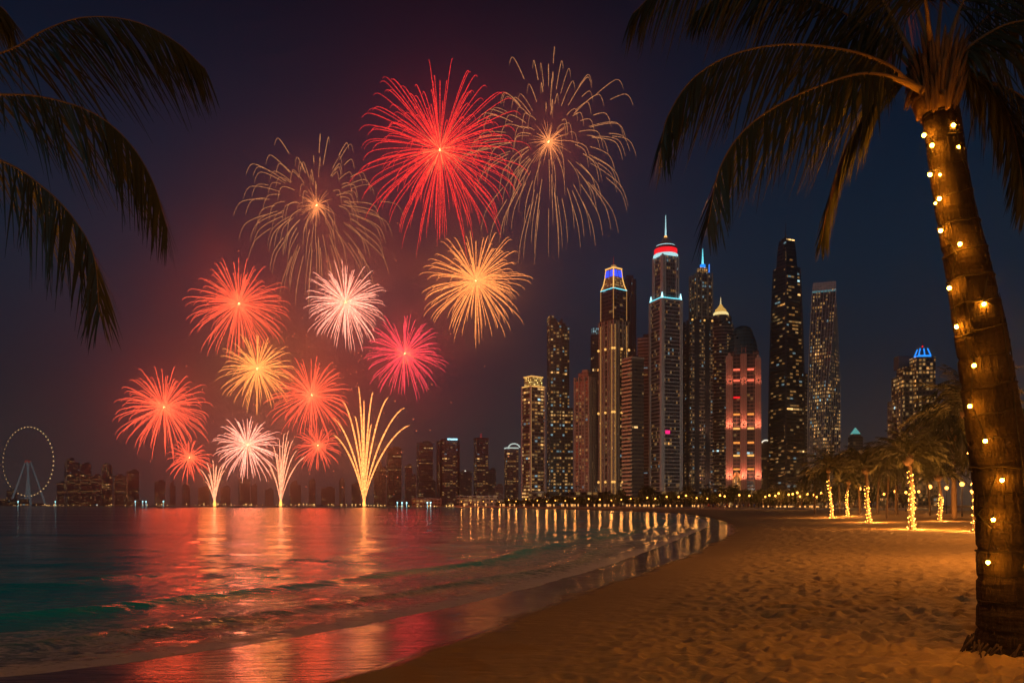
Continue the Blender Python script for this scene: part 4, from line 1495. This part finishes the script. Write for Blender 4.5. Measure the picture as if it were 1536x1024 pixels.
# fibrous head under the fronds
mb = MB()
top = cp[4] - org
for i in range(170):
    a = tr.uniform(0, 2 * PI)
    h = tr.uniform(-.36, .16)
    r_ = .19 + .06 * max(0, h)
    p0 = top + Vector((math.cos(a) * r_, math.sin(a) * r_, h))
    p1 = p0 + Vector((math.cos(a) * .06, math.sin(a) * .06, .16))
    p2 = p1 + Vector((math.cos(a) * .05, math.sin(a) * .05, .12))
    mb.tube([p0 - Vector((0, 0, .08)), p0, p1, p2], [.012, .028, .022, .004], 5)
for i in range(14):
    a = tr.uniform(2.2, 4.6)
    p0 = top + Vector((math.cos(a) * .2, math.sin(a) * .2, tr.uniform(-.25, .05)))
    mb.tube([p0, p0 + Vector((math.cos(a) * .09, math.sin(a) * .09, -.04)), p0 + Vector((math.cos(a) * .12, math.sin(a) * .12, -.13))], [.03, .022, .004], 5)
mb.lathe([(.18, top.z - .38), (.205, top.z - .2), (.21, top.z), (.15, top.z + .18), (.05, top.z + .3)], 20, top.x, top.y)
mb.build('fibre_head', plain('fibre', (.20, .12, .06), .9, 0, .4, 6, .03), palm, True)

PETIOLE = plain('petiole', (.30, .19, .075), .55, 0, .25, 2)
BIGLEAF = plain('big_palm_leaf', (.055, .058, .018), .45, 0, .35, 3)


def big_frond(root, org, ctrl, n, L, seed, dy, d, r0=.042, wl=.015, **kw):
    """Control points in photograph pixels, each pushed off in depth to spread the crown."""
    rr = random.Random(seed)
    m_ = len(ctrl)
    c = []
    for i, (px, py) in enumerate(ctrl):
        dd = d + dy * (i / (m_ - 1))
        c.append(P(px, py, dd) - org)
    ml, mr = MB(), MB()
    frond_into(ml, mr, c, n, L, wl, r0, rr, **kw)
    f = ml.build('frond', BIGLEAF, root)
    mr.build('rachis', PETIOLE, f, True)
    return f


kw = dict(hang=.85, fwd=.42, spread=.45, droop=.30)
big_frond(palm, org, [(1388, 132), (1362, 122), (1330, 97), (1270, 76), (1180, 67), (1100, 82), (1040, 118), (1003, 172), (992, 215)], 118, .95, 1, -.4, PD, start=.20, **kw)
big_frond(palm, org, [(1388, 138), (1352, 122), (1318, 112), (1275, 114), (1190, 146), (1120, 192), (1080, 252), (1062, 335)], 118, .92, 2, -.9, PD - .1, start=.20, **kw)
big_frond(palm, org, [(1385, 142), (1352, 122), (1328, 128), (1300, 168), (1266, 228), (1243, 300), (1232, 362)], 120, .62, 3, .6, PD + .1, start=.14, hang=.75, fwd=.6, spread=.45, droop=.2)
big_frond(palm, org, [(1396, 112), (1372, 88), (1345, 40), (1318, -8), (1270, -58), (1180, -78), (1080, -62), (1000, -25), (950, 20)], 118, 1.05, 4, .8, PD, r0=.046, start=.20, **kw)
big_frond(palm, org, [(1388, 120), (1362, 95), (1330, 60), (1298, 38), (1240, 8), (1160, -15), (1090, -8), (1040, 20)], 140, .80, 5, 1.2, PD + .2, start=.24, **kw)
big_frond(palm, org, [(1400, 100), (1394, 50), (1388, 0), (1375, -80), (1340, -150), (1270, -190)], 120, .9, 6, -1.2, PD, r0=.046, start=.40, **kw)
big_frond(palm, org, [(1412, 108), (1424, 60), (1442, 8), (1475, -50), (1540, -85), (1620, -60)], 120, .9, 7, .5, PD, start=.36, **kw)
big_frond(palm, org, [(1420, 130), (1428, 100), (1462, 64), (1520, 34), (1590, 38), (1660, 90), (1700, 170)], 130, .85, 8, -.3, PD, start=.24, **kw)
big_frond(palm, org, [(1422, 118), (1450, 104), (1490, 130), (1516, 180), (1530, 245), (1538, 320)], 120, .62, 9, .3, PD + .1, start=.12, hang=.75, fwd=.6, spread=.55, droop=.2)
big_frond(palm, org, [(1412, 105), (1440, 70), (1500, 10), (1580, -20), (1680, 20)], 120, .85, 10, .9, PD + .25, start=.3, **kw)
big_frond(palm, org, [(1398, 100), (1385, 40), (1355, -30), (1300, -100), (1220, -120), (1140, -90)], 120, .9, 11, 1.6, PD + .2, start=.3, **kw)
big_frond(palm, org, [(1405, 100), (1408, 40), (1420, -40), (1450, -110), (1500, -140)], 100, .9, 12, 1.8, PD + .2, start=.4, **kw)
big_frond(palm, org, [(1425, 130), (1470, 120), (1540, 150), (1600, 220), (1640, 320)], 110, .75, 13, .9, PD + .25, start=.15, **kw)

# two runs of bulbs fixed to the trunk
st = tag(empty('string_lights', palm.location), 'two runs of round warm bulbs fixed along the big foreground trunk', 'string lights')
BIGBULB = glow('globe_bulb_glow', (1, .33, .015), 420, True)
bm = MB().ball((0, 0, 0), .019, 10, 7).mesh('bulb', BIGBULB, True)
sm = MB().lathe([(.012, .016), (.013, .045), (.006, .05)], 8).mesh('socket', WIRE)
run1 = [(1386, 203), (1398, 218), (1395, 262), (1410, 262), (1409, 298), (1403, 305), (1411, 346), (1440, 366), (1424, 432), (1435, 490), (1461, 548), (1455, 609), (1478, 661), (1503, 720), (1490, 779), (1482, 843)]
run2 = [(1430, 188), (1437, 221), (1445, 259), (1457, 310), (1467, 355), (1478, 412), (1476, 456), (1495, 474), (1503, 521), (1510, 577), (1519, 632), (1530, 710), (1534, 777), (1538, 850)]
small = {(1410, 262), (1403, 305)}
for run in (run1, run2):
    prev = []
    for px, py in run:
        p0 = P(px, py, PD)
        i = min(range(190), key=lambda j: abs(cp[j].z - p0.z))
        r_ = rads[i]
        dx = max(-r_ * .98, min(r_ * .98, p0.x - cp[i].x))
        p = P(px, py, PD - math.sqrt(r_ * r_ - dx * dx) - .045) - org
        b_ = bpy.data.objects.new('bulb', bm)
        C.objects.link(b_)
        b_.parent = st
        b_.location = p
        if (px, py) in small: b_.scale = (.6,) * 3
        s2 = bpy.data.objects.new('socket', sm)
        C.objects.link(s2)
        s2.parent = b_
        prev.append(p + Vector((0, 0, .05)))
    full = [prev[0]]
    for a, b_ in zip(prev[:-1], prev[1:]):
        for q in (.33, .66, 1):
            c = a.lerp(b_, q)
            w_ = c + org
            i = min(range(190), key=lambda j: abs(cp[j].z - w_.z))
            dx = w_.x - cp[i].x
            rr_ = rads[i] * 1.03
            if abs(dx) < rr_:
                c.y = cp[i].y - org.y - math.sqrt(rr_ ** 2 - dx * dx) - .004
            full.append(c)
    MB().tube(full, .006, 5).build('cable', WIRE, st)

# ------------------------------------------------------------------ palm whose fronds reach in from the left
LD = 5.0
lx_, ly_ = P(-330, 130, LD).x, LD
lb = Vector((lx_, ly_, zland(lx_, ly_)))
left = tag(empty('palm_tree', lb), 'palm reaching in at the upper left with three dark drooping fronds', 'palm tree')
head = P(-330, 130, LD)
path = catmull([Vector((-.35, 0, -.2)), Vector((-.15, 0, 1.4)), Vector((-.02, 0, 2.8)), head - lb], 40)
MB().tube(path, [.19 - .06 * i / 39 + (.05 if i < 3 else 0) for i in range(40)], 20).ball(path[-1], .2, 10, 8, 1.3).build('trunk', BIGBARK, left, True)
kl = dict(hang=.80, fwd=.52, spread=.45, droop=.25)
big_frond(left, lb, [(-330, 130), (-150, 105), (0, 80), (70, 44), (130, 26), (200, 32), (262, 62), (306, 102)], 115, .62, 21, .2, LD, r0=.016, wl=.0075, start=.25, **kl)
big_frond(left, lb, [(-330, 140), (-150, 146), (0, 142), (70, 147), (140, 170), (192, 212), (228, 270), (250, 340)], 115, .62, 22, -.2, LD, r0=.016, wl=.0075, start=.25, **kl)
big_frond(left, lb, [(-330, 150), (-150, 185), (0, 240), (60, 277), (106, 322), (140, 382), (149, 468)], 110, .58, 23, -.5, LD, r0=.016, wl=.0075, start=.25, **kl)
big_frond(left, lb, [(-330, 120), (-260, 40), (-150, -25), (-60, -20), (0, 10), (20, 34)], 120, .36, 24, .5, LD, r0=.014, wl=.007, start=.25, **kl)
for i, (ex, ey, dy) in enumerate(((-560, -60, .6), (-640, 140, -.6), (-600, 300, .4), (-420, -120, -.8), (-300, 330, 1.4), (-470, 380, -1.2))):
    big_frond(left, lb, [(-330, 130), ((-330 + ex) / 2 - 10, min(130, ey) - 20), (ex, ey), (ex - 20 + (ex + 330) * .3, ey + 140)], 110, .45, 30 + i, dy, LD, r0=.015, wl=.007, start=.2, **kl)
sl = tag(empty('string_lights', lb), 'short unseen run of bulbs added on the trunk of the palm at the left', 'string lights')  # added bulbs out of view, to light the left fronds warm
cab = []
for i in range(60):
    q = i / 59
    c = path[int(10 + q * 27)]
    cab.append(c + Vector((math.cos(q * 20) * .19, math.sin(q * 20) * .19, 0)))
MB().tube(cab, .006, 4).build('cable', WIRE, sl)
for i in range(3, 60, 4):
    b_ = bpy.data.objects.new('bulb', bm)
    C.objects.link(b_)
    b_.parent = sl
    b_.location = cab[i]

# added palm just outside the picture, its bulbs put in to light the sand
ox, oy = 6.7, 4.7
ob = Vector((ox, oy, zland(ox, oy)))
tm, cm = PV[2]
place_palm(tm, cm, ob, 2.2, 1.0, 'added palm out of view to the right of the big foreground palm', 'added palms strung with bulbs')
s = tag(empty('string_lights', ob), 'added bulbs wound round the unseen palm right of the big foreground palm', 'string lights')
cab = []
for i in range(120):
    q = i / 119
    z_ = .3 + 5.0 * q
    cab.append(Vector((.5 * (z_ / 6) ** 1.6 * math.cos(0) * math.cos(2.2) + .13 * math.cos(q * 30), .5 * (z_ / 6) ** 1.6 * math.sin(2.2) + .13 * math.sin(q * 30), z_)))
MB().tube(cab, .006, 4).build('cable', WIRE, s)
for i in range(2, 120, 3):
    b_ = bpy.data.objects.new('bulb', bm)
    C.objects.link(b_)
    b_.parent = s
    b_.location = cab[i]

# added lamps right of and behind the camera, out of view, to brighten the beach
for i, (x, y, s_, lab) in enumerate(((3.2, -4.5, 1.35, 'added globe lamp on a post behind the viewer'), (15.5, 20, 1.3, 'added globe lamp on a post out of view right of the big palm'),
                                     (25, 33, 1.3, 'added globe lamp on a post farther along the unseen right side of the beach'), (36, 50, 1.3, 'added globe lamp on a post out of view at the right, level with the lit palms'))):
    o = copy_tree(lamp0, (0, 0, 0))
    o.location = (x, y, zland(x, y))
    o.scale = (s_,) * 3
    o['label'] = lab
    o['group'] = 'added lamps beside the beach'
    for ch in o.children_recursive:
        if ch.type == 'LIGHT':
            ch.data = ch.data.copy()
            ch.data.energy = 600 if i == 0 else 3200
            ch.data.shadow_soft_size = .7

# people strolling on the promenade
def person_mat(name, shirt, legs):
    m, nt, out = new_mat(name)
    g = NT(nt)
    s_ = g.n('ShaderNodeSeparateXYZ')
    nt.links.new(g.n('ShaderNodeTexCoord').outputs['Object'], s_.inputs[0])
    c = g.mix(g.m('GREATER_THAN', s_.outputs[2], .92), legs, shirt)
    c = g.mix(g.m('GREATER_THAN', s_.outputs[2], 1.47), c, (.42, .25, .17))
    b_ = g.bsdf(c, .8, .2)
    nt.links.new(b_.outputs[0], out.inputs[0])
    return m


def person_mesh(stride, mat):
    v = [(0, 0, .95), (0, 0, 1.2), (0, 0, 1.42), (0, -.01, 1.52), (0, -.03, 1.64), (0, -.03, 1.72),
         (-.19, 0, 1.40), (-.24, stride * .5, 1.12), (-.23, stride - .06, .88), (.19, 0, 1.40), (.24, -stride * .5, 1.12), (.23, -stride - .06, .88),
         (-.09, 0, .88), (-.10, -stride * .6 - .03, .48), (-.10, -stride, .08), (-.10, -stride - .16, .04), (.09, 0, .88), (.10, stride * .6 - .03, .48), (.10, stride, .08), (.10, stride - .16, .04)]
    e = [(0, 1), (1, 2), (2, 3), (3, 4), (4, 5), (2, 6), (6, 7), (7, 8), (2, 9), (9, 10), (10, 11), (0, 12), (12, 13), (13, 14), (14, 15), (0, 16), (16, 17), (17, 18), (18, 19)]
    r = [.15, .15, .15, .055, .10, .08, .06, .045, .035, .06, .045, .035, .085, .06, .045, .04, .085, .06, .045, .04]
    me = bpy.data.meshes.new('person')
    me.from_pydata(v, e, [])
    ob = bpy.data.objects.new('person', me)
    C.objects.link(ob)
    md = ob.modifiers.new('skin', 'SKIN')
    ob.modifiers.new('smooth', 'SUBSURF').render_levels = 1
    if not me.skin_vertices:
        ob.modifiers.remove(md)
    else:
        for i, q in enumerate(r):
            me.skin_vertices[0].data[i].radius = (q, q)
        me.skin_vertices[0].data[0].use_root = True
    me.materials.append(mat)
    return ob


PLAB = ('person in a blue top strolling on the promenade under the salmon tower', 'person in a white top strolling on the promenade under the salmon tower',
        'person in a red top strolling on the promenade under the salmon tower')
pm = [person_mesh(.18, person_mat('clothes_blue', (.03, .12, .6), (.05, .05, .07))), person_mesh(.05, person_mat('clothes_white', (.7, .68, .64), (.35, .30, .22))),
      person_mesh(.22, person_mat('clothes_red', (.5, .06, .05), (.04, .05, .09)))]
for i in range(21):
    x = 1046 + i * 4.2 + rnd.uniform(-2, 2)
    k = (0, 1, 1, 0, 2, 1, 0)[i % 7]
    p = P(x, HZ, prom_d(x) - rnd.uniform(2.0, 5.5))
    o = pm[k] if i in (0, 1, 4) else link_copy(pm[k])
    o.location = (p.x, p.y, zland(p.x, p.y) + .12)
    o.rotation_euler = (0, 0, rnd.uniform(0, 6.2))
    tag(o, PLAB[k], 'person', 'people on the promenade')


# ------------------------------------------------------------------ fireworks over the bay
def spark_mat(name, c0, c1, c2, k):
    """Burning sparks: colour follows the temperature stored along each trail (0 core .. 1 tip)."""
    if name in _mats: return _mats[name]
    m, nt, out = new_mat(name)
    g = NT(nt)
    h = g.attr('heat')
    r = g.n('ShaderNodeValToRGB')
    for e in range(2): r.color_ramp.elements.new(.5)
    for e, (p, c, s) in zip(r.color_ramp.elements, ((0, c0, k[0]), (.34, c1, k[1]), (.75, c2, k[2]), (1, c2, k[3]))):
        e.position = p
        e.color = (*[x * s / 8 for x in c], 1)
    em = g.n('ShaderNodeEmission')
    nt.links.new(r.outputs[0], em.inputs[0])
    ob = g.n('ShaderNodeTexCoord').outputs['Object']
    nz = g.noise(ob, .55, 2, .7)
    g.put(em.inputs[1], g.ramp(nz, (.30, .70, 5.0, 18.0)))
    nt.links.new(em.outputs[0], out.inputs[0])
    m.cycles.emission_sampling = 'NONE'
    _mats[name] = m
    return m


KINDS = {
    'red': ((1, .36, .08), (1, .05, .03), (1, .006, .032), (2.0, 1.0, .9, .5), (1, .035, .025)),
    'coral': ((1, .42, .12), (1, .12, .05), (1, .055, .035), (2.6, 1.45, 1.2, .65), (1, .085, .025)),
    'crimson': ((1, .20, .12), (1, .07, .09), (1, .035, .085), (1.8, 1.25, 1.15, .65), (1, .045, .035)),
    'orange': ((1, .52, .14), (1, .32, .08), (1, .25, .06), (2.8, 1.5, 1.3, .7), (1, .24, .045)),
    'gold': ((1, .56, .14), (1, .34, .08), (1, .27, .06), (2.6, 1.5, 1.25, .65), (1, .30, .05)),
    'peach': ((1, .72, .46), (1, .42, .28), (1, .30, .22), (3.4, 1.8, 1.45, .75), (1, .18, .08)),
    'dim_gold': ((1, .38, .10), (.9, .28, .09), (1, .42, .16), (1.4, .13, 1.0, 1.05), (1, .14, .05)),
}
CORE = glow('burst_core', (1, .62, .22), 9)
LAMP_W = 110000.0


def burst(px, py, R, kind, n, label, d=700, sag=.10, curl=0.0, w=.36, seed=1, power=1.0, inner=0.0):
    rr = random.Random(seed)
    o = tag(empty('firework_burst', P(px, py, d)), label, 'firework', 'firework bursts over the bay')
    k = R / F * d
    c0, c1, c2, st, lc = KINDS[kind]
    mat = spark_mat('sparks_' + kind, c0, c1, c2, st)
    ga = PI * (3 - math.sqrt(5))
    extra = MB()
    order = list(range(n))
    rr.shuffle(order)
    for cnt, i in enumerate(order):
        z = 1 - 2 * (i + .5) / n
        a = i * ga + rr.uniform(-.25, .25)
        z = max(-1, min(1, z + rr.uniform(-.06, .06)))
        rad = math.sqrt(max(0, 1 - z * z))
        D = Vector((rad * math.cos(a), rad * math.sin(a), z))
        L = k * rr.uniform(.80, 1.10)
        if rr.random() < .22: L *= rr.uniform(.5, .85)
        ns = 11
        t0 = inner * rr.uniform(.6, 1.2) if inner else .02
        pts, rad_, ht = [], [], []
        side = Vector((rr.uniform(-1, 1), rr.uniform(-1, 1), rr.uniform(-1, 1))) * .008 * k
        for j in range(ns):
            t = t0 + (1 - t0) * j / (ns - 1)
            reach = (1 - math.exp(-2.1 * t)) / (1 - math.exp(-2.1))
            p = D * L * reach + Vector((0, 0, -1)) * k * (sag * t * t + curl * max(0, t - .72) ** 2 * 6) + side * t * t
            pts.append(p)
            taper = .55 + .9 * math.sin(PI * min(1, t * .9 + .08)) if t < .93 else .8
            rad_.append(w * taper * (1.0 - .55 * (j == ns - 1)))
            ht.append(min(1, t * rr.uniform(.96, 1.04)))
        if cnt < 96:
            MB().tube(pts, rad_, 3, ht).build('spark_trail', mat, o)
        else:
            extra.tube(pts, [q * .8 for q in rad_], 3, ht)
    if extra.V:
        extra.build('fine_spark_trails', mat, o)['kind'] = 'stuff'
    MB().ball((0, 0, 0), 1.3 if R > 45 else .9, 10, 6).build('burst_core', CORE, o)
    mb = MB()
    for i in range(190):
        D = Vector((rr.gauss(0, 1), rr.gauss(0, 1), rr.gauss(0, 1))).normalized()
        L = k * rr.uniform(.05, .40) * (.7 if inner else 1)
        mb.tube([D * 1.0, D * L * .6, D * L + Vector((0, 0, -.02 * k))], [w * .9, w * .6, w * .15], 3, [.0, .10, .2])
    mb.build('inner_sparks', spark_mat('sparks_inner_' + kind, (1, .50, .15), (1, .32, .10), c1, (2.6, 1.4, .7, .4)), o)['kind'] = 'stuff'
    ld = bpy.data.lights.new('burst_light', 'POINT')
    ld.energy = LAMP_W * power * (R / 70)
    ld.color = lc
    ld.shadow_soft_size = .42 * k
    lo = bpy.data.objects.new('burst_light', ld)
    C.objects.link(lo)
    lo.parent = o
    return o


burst(660, 225, 131, 'red', 225, 'largest burst, deep red with long drooping rays and orange centre', 700, .13, .10, 0.22, 11, .7)
burst(823, 213, 136, 'dim_gold', 135, 'dim gold willow burst right of the largest red burst', 730, .17, .25, 0.22, 12, .35, .42)
burst(475, 308, 119, 'dim_gold', 128, 'dim gold willow burst left of the largest red burst', 740, .17, .25, 0.22, 13, .35, .42)
burst(714, 421, 82, 'orange', 177, 'bright orange burst below the largest red burst nearest the towers', 690, .12, .06, 0.19, 14, 1.0)
burst(358, 456, 78, 'coral', 174, 'coral red burst on the left, level with the pinkish white one', 710, .12, .08, 0.18, 15, 1.70)
burst(518, 453, 64, 'peach', 168, 'pinkish white burst in the middle of the display', 690, .10, .05, 0.18, 16, 1.87)
burst(607, 530, 63, 'crimson', 150, 'crimson pink burst under the orange one', 715, .10, .05, 0.18, 17, 1.70)
burst(386, 553, 59, 'gold', 126, 'golden burst between the two coral ones', 690, .11, .05, 0.18, 18, 1.70)
burst(467, 592, 64, 'coral', 144, 'coral burst right of the golden one above the middle fountain', 705, .12, .06, 0.18, 19, 1.70)
burst(246, 610, 69, 'coral', 156, 'orange red burst farthest to the left', 700, .14, .10, 0.19, 20, 1.87)
burst(371, 667, 51, 'peach', 126, 'small pale peach burst low over the left and middle fountains', 690, .10, .06, 0.18, 21, 2.04)
burst(284, 686, 35, 'coral', 84, 'smallest coral burst just above the left fountain', 705, .14, .10, 0.16, 22, 1.0)
burst(477, 668, 37, 'coral', 84, 'small coral pink burst low between the middle and tall fountains', 715, .12, .06, 0.15, 23, 1.0)


def fountain(px, top, jets, w, mat, label, power, d=700, seed=1):
    rr = random.Random(seed)
    b = P(px, 758.5, d)
    b.z = .6
    o = tag(empty('firework_fountain', b), label, 'firework', 'firework fountains on the water')
    for (tx, ty) in jets:
        e = P(tx, ty, d) - b
        dy = rr.uniform(-.35, .35) * abs(e.x) + rr.uniform(-4, 4)
        pts, rad_, ht = [], [], []
        for j in range(15):
            t = j / 14
            # rises steeply, leans outwards and bends over at the top
            x = e.x * (t ** 1.35)
            z = e.z * (1 - (1 - t) ** 1.45)
            pts.append((x, dy * t ** 1.3, z + .4))
            rad_.append(w * (.55 + .75 * math.sin(PI * (.1 + .85 * t))) * (.35 if j == 14 else 1))
            ht.append(t)
        MB().tube(pts, rad_, 4, ht).build('spark_jet', mat, o)
    mb = MB()
    for i in range(120):
        tx, ty = rr.choice(jets)
        t = rr.uniform(.15, 1)
        e = P(tx, ty, d) - b
        p = Vector((e.x * t ** 1.35 + rr.gauss(0, 2.2), rr.uniform(-6, 6), e.z * (1 - (1 - t) ** 1.45) + rr.gauss(-1, 2)))
        mb.ball(p, rr.uniform(.12, .3), 4, 3)
    s = mb.build('falling_sparks', glow('falling_spark', (1, .45, .14), 1.1), o)
    s['kind'] = 'stuff'
    MB().lathe([(1.2, 0), (1.3, 3), (.5, 6), (.1, 9)], 8).build('spark_root', glow('spark_root', (1, .42, .08), 3), o)
    ld = bpy.data.lights.new('fountain_light', 'POINT')
    ld.energy = LAMP_W * power * .35
    ld.color = (1, .20, .04)
    ld.shadow_soft_size = 12
    lo = bpy.data.objects.new('fountain_light', ld)
    C.objects.link(lo)
    lo.parent = o
    lo.location = (0, -6, (HZ - top) / F * d * .45)
    # the launch raft it stands on
    r = empty('launch_raft', (b.x, b.y, 0))
    MB().box(0, 0, -.35, .35, 11, 6).box(0, 0, .35, .55, 10, 5).build('deck', plain('raft_wood', (.06, .05, .045), .8), r)
    for k in (-3.4, 0, 3.4):
        MB().lathe([(.35, .55), (.35, 1.3)], 10, k, 0).build('mortar_tube', DARKCLAD, r)
    return r


J1 = spark_mat('jet_pale', (1, .34, .08), (1, .40, .20), (1, .28, .16), (1.5, 1.5, 1.1, .5))
J2 = spark_mat('jet_gold', (1, .28, .05), (1, .33, .085), (1, .32, .08), (1.5, 1.7, 1.7, .8))
r = fountain(322, 688, [(303, 704), (309, 694), (315, 712), (318, 690), (323, 700), (327, 698), (332, 700), (337, 695), (342, 706), (306, 722)], .34, J1, 'smallest pale firework fountain at the left, fanning up from the water', .5, 700, 31)
tag(r, 'dark launch raft under the smallest left fountain', 'raft', 'launch rafts')
r = fountain(421, 645, [(401, 690), (408, 668), (414, 680), (419, 660), (426, 650), (431, 645), (436, 662), (441, 660), (448, 676), (456, 684), (404, 704), (424, 690)], .34, J1, 'middle pale firework fountain with many fine jets', .7, 700, 32)
tag(r, 'dark launch raft under the middle fountain of fine jets', 'raft', 'launch rafts')
r = fountain(546, 575, [(498, 652), (497, 626), (511, 600), (538, 580), (559, 588), (582, 595), (607, 612), (612, 636), (533, 625), (546, 622), (557, 636), (545, 600)], .60, J2, 'tall bright golden firework fountain of thick arching jets', .9, 700, 33)
tag(r, 'dark launch raft under the tall golden fountain', 'raft', 'launch rafts')

mb = MB()
rr = random.Random(5)
for i in range(650):
    a, q = rr.uniform(0, 2 * PI), rr.gauss(0, 1)
    x, y = 500 + rr.gauss(0, 95), 560 + rr.gauss(0, 110)
    if y > 745: continue
    p = P(x, y, 700 + rr.uniform(-50, 50))
    mb.ball(p, rr.choice((.14, .18, .22, .3, .45)), 4, 3)
tag(mb.build('drifting_embers', glow('ember', (1, .22, .09), 1.2)), 'tiny glowing embers drifting between the bursts', 'embers', kind='stuff')


# ------------------------------------------------------------------ smoke of the display and the hazy air
def volume_mat(name, color, density, noise=None, aniso=0.0):
    m, nt, out = new_mat(name)
    g = NT(nt)
    v = g.n('ShaderNodeVolumePrincipled')
    v.inputs['Color'].default_value = (*color, 1)
    v.inputs['Density'].default_value = density
    v.inputs['Anisotropy'].default_value = aniso
    if noise:
        obj = g.n('ShaderNodeTexCoord').outputs['Object']
        ln = g.n('ShaderNodeVectorMath', operation='LENGTH')
        nt.links.new(obj, ln.inputs[0])
        fall = g.ramp(ln.outputs['Value'], (.25, .98, 1, 0))
        nz = g.noise(obj, noise, 5, .62, .4)
        dn = g.m('MULTIPLY', g.m('MULTIPLY', g.ramp(nz, (.46, .64, .02, 1)), fall), density)
        nt.links.new(dn, v.inputs['Density'])
    nt.links.new(v.outputs[0], out.inputs['Volume'])
    return m


sk = MB().ball((0, 0, 0), 1, 40, 24).build('smoke', volume_mat('firework_smoke', (.70, .64, .62), 8.5e-3, 3.6, .4), None, True)
sk.location = P(500, 446, 705)
sk.scale = (385 / F * 705, 85, 308 / F * 705)
tag(sk, 'thin smoke hanging among the firework bursts', 'smoke', kind='stuff')

mb = MB().box(0, 0, -5.5, 640, 7000, 7000)
hz = mb.build('haze', volume_mat('haze_air', (.72, .71, .72), HAZE_DENSITY, None, .9))
tag(hz, kind='stuff')
